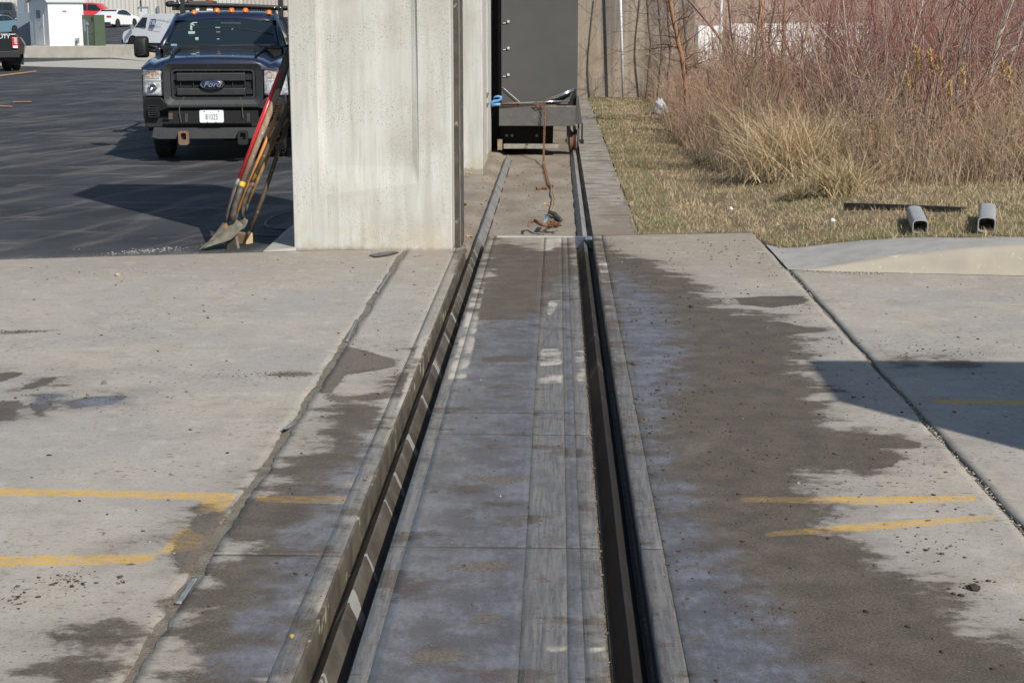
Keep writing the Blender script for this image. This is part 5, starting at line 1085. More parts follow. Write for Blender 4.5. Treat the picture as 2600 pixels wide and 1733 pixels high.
p = aty(30, 70, 110.0); car('parked_car', 'teal car with lit headlamp corner behind the dark pickup', 'car', (p.x-1.6, 114.5, far_z(111)), R(180-14), sedan, .92, sg, [(.85,1.08,1.36,1.37),(2.72,1.37,3.5,1.0)], (.95,3.7), .33, M['teal'], lamps=[(-.62,4.55,.70,.24,.06,.09,M['lampc'],'headlight'),(.62,4.55,.70,.24,.06,.09,M['lampc'],'headlight'),(-.30,4.68,.50,.16,.02,.08,M['platew'],'licence_plate'),(0,4.62,.66,.34,.05,.07,M['void'],'grille'),(-.84,4.5,.72,.04,.05,.06,M['amber'],'turn_lamp')])
van = [(0,.45),(.0,.85),(.12,1.05),(.55,1.18),(1.0,1.28),(1.62,1.98),(2.0,2.06),(5.4,2.06),(5.55,1.9),(5.6,.5),(4.9,.40),(.5,.38)]
def van_extra(t, body):
    xx = lambda z: (1.0-max(0, z-1.0)*.14*2)+.006
    def on(y, z): return Matrix.Translation((xx(z)+.012, y, z)) @ Matrix(((0, 0, 1, 0), (1, 0, 0, 0), (0, 1, 0, 0), (0, 0, 0, 1)))
    b = MB(); b.loft([[Vector((xx(z)+o, y, z)) for y, z in ((2.42,1.30),(2.94,1.30),(2.98,1.78),(2.48,1.78))] for o in (0, .008)]); lg = b.build('logo_panel', M['inkblue'], body)
    text_part('logo_lettering', 'D8', .50, on(2.70, 1.53) @ Matrix.Translation((0, 0, .012)), M['white'], lg, .004, 0, .75)
    text_part('van_lettering', 'COMMERCIAL SERVICE', .16, on(3.75, 1.72), M['palink'], body, .002); text_part('van_lettering', 'GROUP', .15, on(3.35, 1.50), M['palink'], body, .002); text_part('van_lettering', 'DIVISION', .15, on(3.35, 1.29), M['palink'], body, .002)
    b = MB(); b.box(1.02, 1.22, 1.02, 1.16, 1.22, 1.46); b.build('mirror', mat('van_mirror', (.14, .19, .19), None, .5), body, bevel=.02)
    b = MB(); b.box(-1.0, 1.0, .35, 5.5, .28, .46); b.build('chassis', M['void'], t)
    b = MB(); b.box(-1.0, 1.0, -.10, .1, .42, .62); b.build('bumper', M['plastic'], t, bevel=.02)
p = aty(313, 110, 90.0); car('parked_van', 'white van with dark square logo parked behind the truck mirror', 'van', (p.x+.12, 92.5, far_z(90)), R(-129), van, 1.0, [[(1.14,1.30),(1.66,1.86),(2.12,1.86),(2.12,1.30)]], [(1.02,1.33,1.58,1.92)], (.98,4.55), .40, M['white'], tumble=(1.0,.14), extra=van_extra)
# dark pickup, rear corner at the left edge
pk = thing('parked_pickup', 'dark pickup seen from behind, cut by the left edge of the picture', 'truck', (0, 0, 0))
p = aty(46, 110, 57.5); PX = p.x; pk.location = (PX-.84, 57.0, -.03); pk.rotation_euler = (0, 0, R(31))
b = MB(); b.box(-.98, .98, .1, 2.3, .62, 1.36); b.box(-.94, .94, 2.3, 5.6, .62, 1.28); bd = b.build('body', M['dkgreen'], pk, bevel=.05)
b = MB(); b.loft([[Vector((x, y, z)) for x, y, z in ((-.9, 2.4, 1.28), (.9, 2.4, 1.28), (.74, 2.6, 1.9), (-.74, 2.6, 1.9))], [Vector((x, y, z)) for x, y, z in ((-.9, 4.4, 1.28), (.9, 4.4, 1.28), (.74, 3.7, 1.9), (-.74, 3.7, 1.9))]]); b.build('cab', M['dkgreen'], pk, bevel=.06)
b = MB(); b.box(-.74, .74, .05, .12, .74, 1.34); tg = b.build('tailgate', M['dkgreen'], pk, bevel=.02)
text_part('tailgate_lettering', 'SUPER DUTY', .19, Matrix.Translation((.12, .045, 1.24)) @ Matrix.Rotation(R(90), 4, 'X'), M['white'], tg, .003, 0, 1.1, 'CENTER')
b = MB(); b.box(-.3, .3, .04, .06, .85, 1.1); b.build('tailgate_recess', M['void'], tg)
for s in (-1, 1):
    b = MB(); b.box(s*.88-.11, s*.88+.11, .03, .18, .84, 1.22); tl = b.build('tail_lamp', M['redlens'], pk, bevel=.02)
    b = MB(); b.box(s*.90-.05, s*.90+.05, .02, .04, .98, 1.20); b.build('lamp_glint', M['lampc'], tl); b = MB(); b.box(s*.88-.08, s*.88+.08, .02, .04, .84, .92); b.build('reversing_lamp', M['white'], tl)
    wheel(pk, s*.80, 1.25, .39, .27, s, tread=False); wheel(pk, s*1.12, 1.25, .39, .24, s, tread=False); wheel(pk, s*.80, 4.6, .39, .27, s, tread=False)
    b = MB(); b.tube([Vector((s*.98, 1.25+.5*math.cos(a), .42+.5*math.sin(a))) for a in [math.pi*i/10 for i in range(11)]], .05, 6); b.build('wheel_arch', M['plastic'], pk, smooth=True)
    b = MB(); b.box(s*1.0-.3, s*1.0+.3, .72, .75, .22, .60); b.build('mud_flap', M['black'], pk)
b = MB(); b.box(-1.0, 1.0, -.12, .14, .50, .74); b.box(-.9, .9, .2, 5.2, .36, .62); b.build('bumper', M['plastic'], pk, bevel=.02)
b = MB(); b.loft([[Vector((x, y, z)) for x, z in ((.9, .62), (1.30*k, .62), (1.36*k, .95), (1.22*k, 1.20), (.9, 1.27))] for y, k in ((.25, .93), (.5, 1), (1.9, 1), (2.2, .93))]); b.build('bed_side', mat('reflective_dark', (.03, .025, .022), (.06, .045, .04), .25, sc=4, coat=.6), pk)

# ================================================================== FAR YARD
p = at(126, 147, -.03); PZ = .52; YP = p.y
padx0, padx1 = aty(60, 140, YP).x, aty(285, 140, YP).x
b = MB(); b.box(padx0, padx1, YP, YP+4.2, -.05, PZ); tag(b.build('concrete_pad', M['pad'], bevel=.02), 'raised concrete pad carrying the shed and the green cabinet', 'pad')
shed = thing('shed', 'small white gabled shed with a door standing on the concrete pad', 'shed', (aty(126, 100, YP+.3).x, YP+.3, PZ), R(42))
Ls, Ws, Hs, Hr = 1.80, 2.15, 2.07, .42
b = MB(); b.loft([[Vector(q) for q in ((x, 0, 0), (x, Ws, 0), (x, Ws, Hs), (x, Ws/2, Hs+Hr), (x, 0, Hs))] for x in (0, Ls)])
ms = mat('shed_white', (.74, .75, .76), (.70, .71, .72), .5, sc=2)
b.build('wall', ms, shed)
b = MB()
for s in (0, 1):
    y0_, y1_ = (-.12, Ws/2) if s == 0 else (Ws/2, Ws+.12); z0_, z1_ = (Hs-.04, Hs+Hr) if s == 0 else (Hs+Hr, Hs-.04)
    b.loft([[Vector((x, y0_, z0_+.01)), Vector((x, y1_, z1_+.01)), Vector((x, y1_, z1_+.07)), Vector((x, y0_, z0_+.07))] for x in (-.12, Ls+.1)])
b.build('roof', mat('shed_roof', (.55, .57, .58), None, .5), shed)
b = MB(); b.box(-.02, -.003, .55, 1.55, .05, 1.95); d = b.build('door', mat('shed_door', (.70, .71, .73), None, .5), shed); b = MB(); b.box(-.05, -.02, .66, .72, .95, 1.1); b.build('handle', M['slate'], d)
b = MB(); b.box(-.03, -.021, .85, 1.3, 1.3, 1.68); b.build('notice', M['cab'], d)
b = MB(); b.box(1.28, 1.50, -.04, -.002, .12, .36); b.build('vent', M['pad'], shed)
b = MB(); b.box(1.34, 1.50, -.05, -.04, .16, .34); b.build('vent_opening', M['slate'], shed)
b = MB(); b.box(.72, .92, -.03, -.002, 1.60, 1.66); b.build('wall_lamp', M['cab'], shed)
b = MB(); b.box(-.14, -.122, 1.2, 1.3, Hs+.05, Hs+.6); b.build('vent_pipe', M['slate'], shed)
cx0, cx1 = aty(206, 80, YP+.5).x, aty(265, 80, YP+.5).x
cab_ = thing('transformer_cabinet', 'green metal transformer cabinet right of the white shed on the pad', 'cabinet', (aty(240, 80, YP+.5).x, YP+.5, PZ), R(42)); ch_ = 1.46
b = MB(); b.box(0, .56, 0, 1.7, 0, ch_); b.build('housing', M['green'], cab_, bevel=.015)
for y0_, y1_, z0_, z1_ in ((.03, .07, 0, ch_), (.09, .9, .55, .58)):
    b = MB(); b.box(-.012, -.002, y0_, y1_, z0_, z1_); b.build('door_seam', M['greend'], cab_)
b = MB(); b.box(-.03, -.002, .2, .27, ch_-.35, ch_-.1); b.build('hasp', M['greend'], cab_)
b = MB(); p_ = aty(223, 100, YP+.15); b.cyl(Vector((p_.x, YP+.15, PZ)), Vector((p_.x, YP+.15, PZ+1.15)), .03, n=8); b.ico((p_.x, YP+.14, PZ+1.02), .09, 3, .1, 1); b.box(p_.x-.16, p_.x-.06, YP+.1, YP+.2, PZ+.7, PZ+1.25)
tag(b.build('meter_post', M['cab']), 'pale meter post between the shed and the green cabinet', 'post')
YQ = YP+3.2; b = MB(); b.box(aty(44, 80, YQ).x, aty(79, 80, YQ).x, YQ, YQ+1.2, .0, aty(60, 32, YQ).z)
tag(b.build('switch_cabinet', M['cab'], bevel=.02), 'tall blue grey cabinet left of the white shed', 'cabinet')
YR = YQ+12; b = MB(); b.box(aty(44, 20, YR).x, aty(62, 20, YR).x, YR, YR+.5, 0, 4.5)
tag(b.build('steel_column', M['cab']), 'wide blue grey column rising above the cabinet left of the shed', 'column')
# metal warehouse
YW = 152.0; zb_ = far_z(YW)-.2; wh_ = thing('warehouse', 'long pale ribbed metal warehouse behind the parked cars', 'building', (0, YW, zb_))
def wx(px): return aty(px, 20, YW).x
panels = [(-60, 46, M['beige']), (46, 398, M['beige']), (398, 520, M['pink']), (520, 615, M['beige']), (615, 800, M['pink'])]
for a_, c_, m in panels:
    x0_, x1_ = wx(a_), wx(c_); b = MB(); b.box(x0_, x1_, .02, 8, 0, 7); n = int((x1_-x0_)/.38)
    for i in range(n):
        x = x0_+(i+.5)*(x1_-x0_)/n; b.box(x-.05, x+.05, -.04, .02, 0, 7)
    b.build('wall_panel', m, wh_)
b = MB(); b.box(wx(353), wx(376), -.08, -.04, 0, aty(360, 21, YW).z-zb_); dr = b.build('door', M['door'], wh_)
b = MB(); b.box(wx(351), wx(378), -.12, -.05, aty(360, 21, YW).z-zb_, aty(360, 19.5, YW).z-zb_+.08); b.box(wx(375.5), wx(377), -.1, -.05, 0, aty(360, 21, YW).z-zb_); b.build('door_frame', M['slate'], dr)
b = MB(); b.box(wx(357.5), wx(360), -.1, -.08, .9, 2.0); b.build('door_pane', M['glassd'], dr)
b = MB(); b.box(wx(399), wx(405), -.25, -.04, 0, aty(400, 16, YW).z-zb_); b.build('downspout_box', M['cab'], wh_)
b = MB(); b.box(wx(421), wx(422), -.10, -.04, 0, 7); b.build('downpipe', M['cab'], wh_)
b = MB(); b.box(wx(335), wx(337), -.2, -.04, 2.2, 2.5); b.build('wall_lamp', M['slate'], wh_)
# big wall with stains and painted tree shadows, pole, white wall, wooded bank at the right
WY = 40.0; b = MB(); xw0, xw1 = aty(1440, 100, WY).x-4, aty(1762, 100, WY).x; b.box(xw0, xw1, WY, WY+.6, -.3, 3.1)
tag(b.build('retaining_wall', M['bigwall'], bevel=.02), 'concrete retaining wall with stains and painted tree shadows beyond the gate', 'wall')
b = MB(); b.box(xw0, xw1+.1, WY+.8, WY+1.2, 1.5, 5.5); tag(b.build('earth_bank', M['bank']), kind='structure')
b = MB(); p = aty(1583, 241, 39.5); p2 = aty(1573, -90, 39.5); b.tube([p-Vector((0, 0, .1)), p2], [.034, .030], 8)
tag(b.build('white_pole', M['pole'], smooth=True), 'thin white pole standing against the stained wall', 'pole')
WW = 58.0; x_ = lambda px: aty(px, 100, WW).x; zt = lambda py: aty(1900, py, WW).z
ww = thing('white_wall', 'bright white wall panels glimpsed through the thicket', 'wall', (0, WW, 0))
for a_, c_, t_, u_ in ((1768, 1835, 66, 178), (1856, 1990, 60, 178), (1990, 2210, 58, 190)):
    b = MB(); b.box(x_(a_), x_(c_), 0, .5, zt(u_), zt(t_)); b.build('wall_panel', M['whitew'], ww)
b = MB(); b.box(x_(1760), x_(2700), .6, 1.0, -.5, 7.5); tag(b.build('earth_bank', M['bank'], loc=(0, WW+.2, 0)), kind='structure')
b = MB(); b.box(x_(1725), x_(2900), -1.2, -.9, -.5, zt(180)); tag(b.build('low_bank', M['bank'], loc=(0, WW, 0)), kind='structure')
b = MB(); b.cyl(Vector((aty(1832, 30, 57).x, 57, -.2)), Vector((aty(1832, -60, 57).x, 57, 5)), .05, n=8); tag(b.build('grey_pole', M['pole']), 'thin grey pole above the white wall in the thicket', 'pole')
# ================================================================== VEGETATION
RV = np.random.default_rng(21)
def ribbons(B, D, L, bend, w, seg, C, ctip=None):
    """flat tapering blades. B base (N,3), D unit dir, bend (N,3) curvature offset at tip"""
    N = len(B); t = np.linspace(0, 1, seg+1)
    c = B[:, None]+D[:, None]*(L[:, None]*t)[:, :, None]+bend[:, None]*(t**2)[None, :, None]
    an = RV.uniform(0, np.pi, N); s = np.stack([np.cos(an), np.sin(an), np.zeros(N)], -1)
    ww = w[:, None]*(1-t*0.9)[None]*.5
    V = np.stack([c-s[:, None]*ww[:, :, None], c+s[:, None]*ww[:, :, None]], 2).reshape(-1, 3)
    k = np.arange(seg); q = np.stack([2*k, 2*k+1, 2*k+3, 2*k+2], -1); F = (q[None]+(np.arange(N)*2*(seg+1))[:, None, None]).reshape(-1, 4)
    Cc = np.repeat(C[:, None], 2*(seg+1), 1)
    return V, F, Cc.reshape(-1, 3)
def stems(P, rad, C, sides=3):
    """tubes. P (N,S,3) centre lines, rad (N,S)"""
    N, S_, _ = P.shape; d = np.gradient(P, axis=1); d /= np.linalg.norm(d, axis=2, keepdims=True)+1e-9
    u = np.cross(d, np.array([0.31, 0.17, 0.05])); bad = np.linalg.norm(u, axis=2) < 1e-3; u[bad] = [1, 0, 0]; u /= np.linalg.norm(u, axis=2, keepdims=True); v = np.cross(d, u)
    a = 2*np.pi*np.arange(sides)/sides
    R_ = P[:, :, None]+(u[:, :, None]*np.cos(a)[None, None, :, None]+v[:, :, None]*np.sin(a)[None, None, :, None])*rad[:, :, None, None]
    V = R_.reshape(-1, 3); F = []
    for s in range(S_-1):
        for k in range(sides):
            k2 = (k+1) % sides; F.append([s*sides+k, s*sides+k2, (s+1)*sides+k2, (s+1)*sides+k])
    F = (np.array(F)[None]+(np.arange(N)*S_*sides)[:, None, None]).reshape(-1, 4)
    return V, F, np.repeat(C, S_*sides, 0)
def merge(parts):
    V, F, C = [], [], []; o = 0
    for v, f, c in parts: V.append(v); F.append(f+o); C.append(c); o += len(v)
    return np.vstack(V), np.vstack(F), np.vstack(C)
def tmesh(name, parts):
    V, F, C = merge(parts) if isinstance(parts, list) else parts
    me = mesh_np(name, V, F); set_tint(me, C); return me
GAIN = .92
def vary(c, n, dv=.25, dh=.06):
    c = np.array(c)*GAIN; k = 1+RV.uniform(-dv, dv, (n, 1)); return np.clip(c*k*(1+RV.uniform(-dh, dh, (n, 3))), 0.01, .9)
lz = np.vectorize(lawn_z); le = np.vectorize(lawn_edge)
# thicket edge in plan: x of the border for a given y, and y of the near border for a given x
def thick_x(y): return np.interp(y, [16.8, 18.5, 21, 25, 29, 34, 40], [2.9, 2.28, 2.02, 1.98, 2.05, 2.15, 2.3])
def thick_y(x): return np.interp(x, [2.0, 2.4, 2.9, 3.6, 5.2, 9], [22, 18.2, 17.1, 16.75, 16.6, 16.6])
def nz(x, y, s, o=0): return np.array([mnoise.noise(Vector((a*s, b_*s, o))) for a, b_ in zip(x, y)])
# ---- lawn blades
N = 260000
y = 12.6+26.5*RV.random(N)**1.9; x = 0.74+RV.random(N)*7.0
ok = (y > le(x)-.02+RV.normal(0, .05, N)) & ((x < thick_x(y)+.7) | (y < thick_y(x)+.5)) & (x < y*.36+.8) & (x > .755+.05*np.sin(y*2.7)+.04*np.sin(y*7.9)+RV.normal(0, .03, N))
x, y = x[ok], y[ok]; n1 = nz(x, y, 1.1); n2 = nz(x, y, 3.0, 7)
bare = (n2+.5*n1 > .10) & (RV.random(len(x)) < .6); soil = (y < le(x)+.16+.1*n1) & (x < 1.9) & (RV.random(len(x)) < .75); kp = ~(bare | soil); x, y, n1, n2 = x[kp], y[kp], n1[kp], n2[kp]
N = len(x); z = lz(x, y); C = vary((.50, .40, .255), N, .4)
g = (n1 > .05) & (RV.random(N) < .16) | ((x < 1.25) & (RV.random(N) < .38)) | ((y < le(x)+.75) & (x > 1.9) & (RV.random(N) < .30)); C[g] = vary((.20, .235, .10), int(g.sum()), .35)
dk = RV.random(N) < .15; C[dk] = vary((.24, .17, .10), int(dk.sum()), .3)
L = RV.uniform(.03, .085, N)*(1+.3*n1); L[g] *= 1.15; D = np.stack([RV.normal(0, .5, N), RV.normal(0, .5, N), np.full(N, .75)], -1); D /= np.linalg.norm(D, axis=1, keepdims=True)
bend = np.stack([RV.normal(0, .012, N), RV.normal(0, .012, N), -RV.uniform(0, .02, N)], -1)
w = .0026+.00017*y*RV.uniform(.6, 1.3, N)
tag(put('lawn_grass', tmesh('lawn_grass', ribbons(np.stack([x, y, z-.004], -1), D, L, bend, w, 2, C)), M['grass']), 'short dry lawn grass with green tufts', 'grass', kind='stuff')
# ---- tall dead grass of the thicket
GAIN = .80
PC1, PC2 = gz_l(1985, 465), gz_l(2135, 500)
CLUMPS = ((PC1.x+.28, PC1.y+.55, .55), (PC2.x+.05, PC2.y+.3, .3))
def thicket_points(N, depth=24.0, p=1.5):
    x = 1.9+RV.random(N)**1.2*11.5; y = 16.5+RV.random(N)**p*depth
    ok = (x > thick_x(y)+.05*RV.normal(size=N)) & (y > thick_y(x)+.12*RV.normal(size=N)) & (x < y*.36+1.0)
    for cx_, cy_, r_ in CLUMPS: ok &= ~(((x-cx_)**2+(y-cy_)**2 < r_*r_) | ((np.abs(x-cx_) < r_*.8) & (y < cy_) & (y > cy_-2.2) & (RV.random(N) < .75)))
    return x[ok], y[ok]
def tall(N, h0, h1, c, w0, p=1.5, lean=.28, droop=.36, seg=5, dv=.4):
    x, y = thicket_points(N, p=p); n = len(x); z = lz(x, y); k = 1+.35*nz(x, y, .9, 3)
    ed = np.clip(np.minimum(x-thick_x(y), y-thick_y(x))/.8, 0.15, 1); L = RV.uniform(h0, h1, n)*k*(.35+.65*ed)
    D = np.stack([RV.normal(0, lean, n), RV.normal(0, lean, n), np.ones(n)], -1); D /= np.linalg.norm(D, axis=1, keepdims=True)
    bd = np.stack([RV.normal(0, droop, n)*L, RV.normal(0, droop, n)*L, -np.abs(RV.normal(0, droop*.6, n))*L], -1)
    return ribbons(np.stack([x, y, z-.02], -1), D, L, bd, w0*(1+.045*(y-16))*RV.uniform(.6, 1.4, n), seg, vary(c, n, dv))
parts = [tall(20000, .35, .95, (.50, .39, .265), .007), tall(14000, .3, .85, (.36, .26, .18), .008), tall(10000, .5, 1.15, (.42, .325, .24), .006, lean=.18), tall(7000, .5, 1.05, (.64, .48, .28), .007, lean=.18), tall(12000, .2, .6, (.20, .125, .085), .012), tall(4000, .9, 1.5, (.48, .37, .28), .006, p=1.1, lean=.14, droop=.15), tall(9000, .3, .9, (.46, .355, .25), .005, lean=.5, droop=.5)]  # the short darkest blades paint in the shade of gaps near the base
tag(put('tall_dead_grass', tmesh('tall_dead_grass', parts), M['grass']), 'tall dead brown grass and weeds of the thicket', 'grass', kind='stuff')
# seed-headed golden stalks
def twig_paths(base, dirs, L, S_, wob):
    n = len(base); t = np.linspace(0, 1, S_); P = base[:, None]+dirs[:, None]*(L[:, None]*t)[:, :, None]
    W_ = np.cumsum(RV.normal(0, 1, (n, S_, 3)), 1)*wob*(L/S_)[:, None, None]; W_[:, 0] = 0; return P+W_*t[None, :, None]
GAIN = .95
# ---- pale ornamental grass clump
def grass_clump(name, label, loc, n, h, spread, c, group=None, w=.0105, droop=1.25):
    an = RV.uniform(0, 6.28, n); r = RV.random(n)**.6; D = np.stack([np.cos(an)*r*spread, np.sin(an)*r*spread, np.full(n, 1.0)], -1); D /= np.linalg.norm(D, axis=1, keepdims=True)
    L = RV.uniform(.35, 1.0, n)*h; B = np.stack([RV.normal(0, .2*h, n), RV.normal(0, .2*h, n), np.zeros(n)], -1); D += RV.normal(0, .22, (n, 3)); D /= np.linalg.norm(D, axis=1, keepdims=True); an = an+RV.normal(0, .9, n)
    bd = np.stack([np.cos(an)*L*droop*.5*RV.random(n), np.sin(an)*L*droop*.5*RV.random(n), -RV.uniform(.12, 1, n)**1.3*L*droop*.75], -1)
    return tag(put(name, tmesh(name, ribbons(B, D, L, bd, np.full(n, w)*RV.uniform(.6, 1.3, n), 7, vary(c, n, .3))), M['grass'], loc=loc), label, 'grass clump', group)
def onl(px, py): return gz_l(px, py)
p = onl(1995, 470); grass_clump('ornamental_grass', 'big pale golden clump of drooping dry grass at the thicket corner', (PC1.x+.28, PC1.y+.55, p.z), 4200, 1.25, .6, (.66, .53, .33))
p = onl(2135, 500); grass_clump('ornamental_grass', 'smaller golden drooping grass clump left of the dark timber', (p.x+.05, p.y+.3, p.z), 1200, .62, .6, (.46, .36, .21))
p = onl(2020, 505); grass_clump('grass_tuft', 'low straw heap between the lawn and the golden clump', (p.x, p.y, p.z), 500, .25, 1.6, (.44, .35, .21), droop=.3)
p = onl(1560, 245); grass_clump('grass_tuft', 'straw coloured tuft at the foot of the stained wall', (p.x+.9, p.y-1, p.z), 500, .5, 1.0, (.33, .26, .16))
p = onl(1770, 420); grass_clump('grass_tuft', 'grey straw tuft on the slope left of the golden clump', (p.x+.1, p.y, p.z), 420, .4, .9, (.30, .25, .17))
GAIN = .84
# ---- red-twig shrubs: three kinds, copied
def shrub_parts(n, h, fan, c, rad, nb=7, c2=None, wob=.25, S_=6):
    an = RV.uniform(0, 6.28, n); r = RV.random(n)**.7*fan; D = np.stack([np.cos(an)*r, np.sin(an)*r, np.ones(n)], -1); D /= np.linalg.norm(D, axis=1, keepdims=True)
    L = RV.uniform(.6, 1.0, n)*h; B = np.stack([RV.normal(0, .12, n), RV.normal(0, .12, n), np.full(n, -.05)], -1); P = twig_paths(B, D, L, S_, wob)
    rr = rad*RV.uniform(.5, 1.1, n); T = np.linspace(1, .3, S_); parts = [stems(P, rr[:, None]*T[None], vary(c, n, .25))]
    idx = np.repeat(np.arange(n), nb); f = RV.uniform(.25, .95, len(idx)); k = (f*(S_-1)).astype(int); fr = (f*(S_-1)-k)[:, None]; Bp = P[idx, k]*(1-fr)+P[idx, np.minimum(k+1, S_-1)]*fr
    Db = D[idx]*.9+RV.normal(0, .42, (len(idx), 3)); Db[:, 2] = np.abs(Db[:, 2])*.8+.15; Db /= np.linalg.norm(Db, axis=1, keepdims=True); Lb = L[idx]*RV.uniform(.12, .38, len(idx))
    P2 = twig_paths(Bp, Db, Lb, 4, wob); parts.append(stems(P2, (rr[idx]*.42)[:, None]*np.linspace(1, .4, 4)[None], vary(c2 or c, len(idx), .3)))
    return parts
RED, RED2, GREY, BRN, ORG = (.36, .14, .11), (.40, .25, .205), (.46, .38, .33), (.40, .27, .18), (.46, .29, .18)
protos = []
for nm, n, h, fan, c, c2 in (('red_twig_shrub', 24, 2.9, .6, RED, RED2), ('red_twig_shrub', 18, 3.3, .5, (.42, .30, .255), RED), ('grey_shrub', 16, 2.8, .55, (.44, .345, .29), (.36, .25, .195)), ('brown_shrub', 26, 1.7, .8, BRN, (.42, .30, .20))):
    me = tmesh(nm, shrub_parts(n, h, fan, c, .012, 9, c2)); me.materials.append(M['twig']); protos.append((nm, me))
KIND = {'red_twig_shrub': 'bare red stemmed shrub', 'grey_shrub': 'bare grey mauve shrub', 'brown_shrub': 'low bare brown shrub'}
def zone(x, y):
    px = 1416+x*4000/y*.985
    if y < float(thick_y(x))+1.8 and px > 2080: return 'at the near edge of the thicket behind the dark timber' if px < 2440 else 'at the near right corner of the thicket behind the right tube'
    if px < 1790: return 'at the left end of the thicket by the orange brown trunk'
    if px < 2080: return 'before the white wall, behind the golden clump'
    return 'in the red mass behind the golden seed stalks' if px < 2440 else 'in the red mass at the right picture edge'
rg = random.Random(11); spots = []
def place(kind, x, y, s=1.0):
    nm, me = protos[kind]; o = bpy.data.objects.new(nm, me); o.location = (x, y, float(lawn_z(x, y))); o.rotation_euler = (0, 0, rg.uniform(0, 6.28)); o.scale = (s, s, s*rg.uniform(.9, 1.12)); link(o)
    tag(o, KIND[nm]+' '+zone(x, y), 'shrub', KIND[nm]+'s '+zone(x, y))
tries = 0
while len(spots) < 96 and tries < 6000:
    tries += 1; y = 17.6+rg.random()**1.15*22; x = rg.uniform(2.2, y*.34+.6)
    if x < float(thick_x(y))+.35 or y < float(thick_y(x))+.6: continue
    px = 1416+x*4000/y*.985
    if any((x-a)**2+(y-c)**2 < .66 for a, c in spots): continue
    if px < 1770 and rg.random() < .8: continue
    if px < 2080 and rg.random() < .45: continue
    spots.append((x, y))
    near = y < float(thick_y(x))+1.8
    kind = 3 if near else (rg.choices([0, 1, 2, 3], [3, 3.2, 3, 1])[0] if px > 2080 else rg.choices([0, 1, 2, 3], [.3, .5, 2, 6])[0])
    place(kind, x, y, rg.uniform(.6, .8) if near else rg.uniform(.8, 1.25))
# ---- fuzzy dead weeds, finely branched
def weeds(N, h0, h1, c, c2, nb, p=1.5):
    x, y = thicket_points(N, p=p); n = len(x); z = lz(x, y); ed = np.clip(np.minimum(x-thick_x(y), y-thick_y(x))/.6, .3, 1); L = RV.uniform(h0, h1, n)*(.4+.6*ed)
    D = np.stack([RV.normal(0, .3, n), RV.normal(0, .3, n), np.ones(n)], -1); D /= np.linalg.norm(D, axis=1, keepdims=True)
    P = twig_paths(np.stack([x, y, z-.02], -1), D, L, 5, .3); parts = [stems(P, np.linspace(1, .35, 5)[None]*RV.uniform(.0028, .0055, n)[:, None]*(1+.03*(y-16))[:, None], vary(c, n, .35))]
    idx = np.repeat(np.arange(n), nb); k = RV.integers(1, 5, len(idx)); Db = D[idx]*.5+RV.normal(0, .6, (len(idx), 3)); Db /= np.linalg.norm(Db, axis=1, keepdims=True)
    P2 = twig_paths(P[idx, k], Db, L[idx]*RV.uniform(.12, .42, len(idx)), 4, .4); parts.append(stems(P2, np.full((len(idx), 1), .0024)*np.linspace(1, .5, 4)[None]*(1+.03*(y[idx]-16))[:, None], vary(c2, len(idx), .4))); return parts
tag(put('dry_weeds', tmesh('dry_weeds', weeds(2600, .5, 1.25, (.40, .24, .14), (.48, .355, .24), 10)+weeds(900, .7, 1.6, (.38, .20, .13), (.42, .29, .22), 8, 1.1)), M['twig']), 'finely branched dry weeds through the thicket', 'weeds', kind='stuff')
# ---- saplings: trunk and branches
def limb(pts, r0, r1, S_=10):
    pts = [Vector(p) for p in pts]; out = []; n = len(pts)-1
    for i in range(S_):
        f = i/(S_-1)*n; k = min(int(f), n-1); q = pts[k].lerp(pts[k+1], f-k)+Vector((mnoise.noise(Vector((i*.9, pts[0].x*9, 0))), mnoise.noise(Vector((i*.9, pts[0].x*9, 5))), 0))*.02; out.append(q)
    return out, [r0+(r1-r0)*i/(S_-1) for i in range(S_)]
def sapling(label, pts, r0, r1, c, nb=34, spread=.8, bl=(.4, 1.3), name='sapling', start=.18, bc=None):
    base = Vector(pts[0]); t = thing(name, label, 'tree', base, 0); loc = [Vector(p)-base for p in pts]
    P, rr = limb(loc, r0, r1, 12); tk = stems(np.array([[p[:] for p in P]]), np.array([rr]), vary(c, 1, .02), 7)
    o = put('trunk', tmesh('trunk', tk), M['twig'], t); PA = np.array([p[:] for p in P]); S_ = len(P)
    f = RV.uniform(start, 1, nb); k = (f*(S_-1)).astype(int); fr = (f*(S_-1)-k)[:, None]; B = PA[k]*(1-fr)+PA[np.minimum(k+1, S_-1)]*fr
    D = RV.normal(0, 1, (nb, 3))*np.array([spread, spread, .4]); D[:, 2] += .55; D /= np.linalg.norm(D, axis=1, keepdims=True); L = RV.uniform(*bl, nb)
    P1 = twig_paths(B, D, L, 6, .35); r1_ = (r0*.26*(1-f*.5)); parts = [stems(P1, r1_[:, None]*np.linspace(1, .25, 6)[None], vary(bc or c, nb, .25), 4)]
    m = 6; idx = np.repeat(np.arange(nb), m); ff = RV.integers(1, 6, len(idx)); D2 = D[idx]+RV.normal(0, .6, (len(idx), 3)); D2 /= np.linalg.norm(D2, axis=1, keepdims=True)
    P2 = twig_paths(P1[idx, ff], D2, L[idx]*RV.uniform(.2, .5, len(idx)), 5, .35); parts.append(stems(P2, (r1_[idx]*.4)[:, None]*np.linspace(1, .4, 5)[None], vary(bc or (.22, .13, .10), len(idx), .3), 3))
    put('crown', tmesh('crown', parts), M['twig'], t)
def pp(Y, *pts): return [aty(x, y_, Y) for x, y_ in pts]
DKB = (.17, .10, .075)
sapling('orange brown sapling trunk at the left end of the thicket', pp(30, (1745, 268), (1740, 190), (1728, 130), (1712, 60), (1700, 0), (1690, -80)), .052, .034, (.36, .20, .11), 46, bc=(.20, .115, .08))
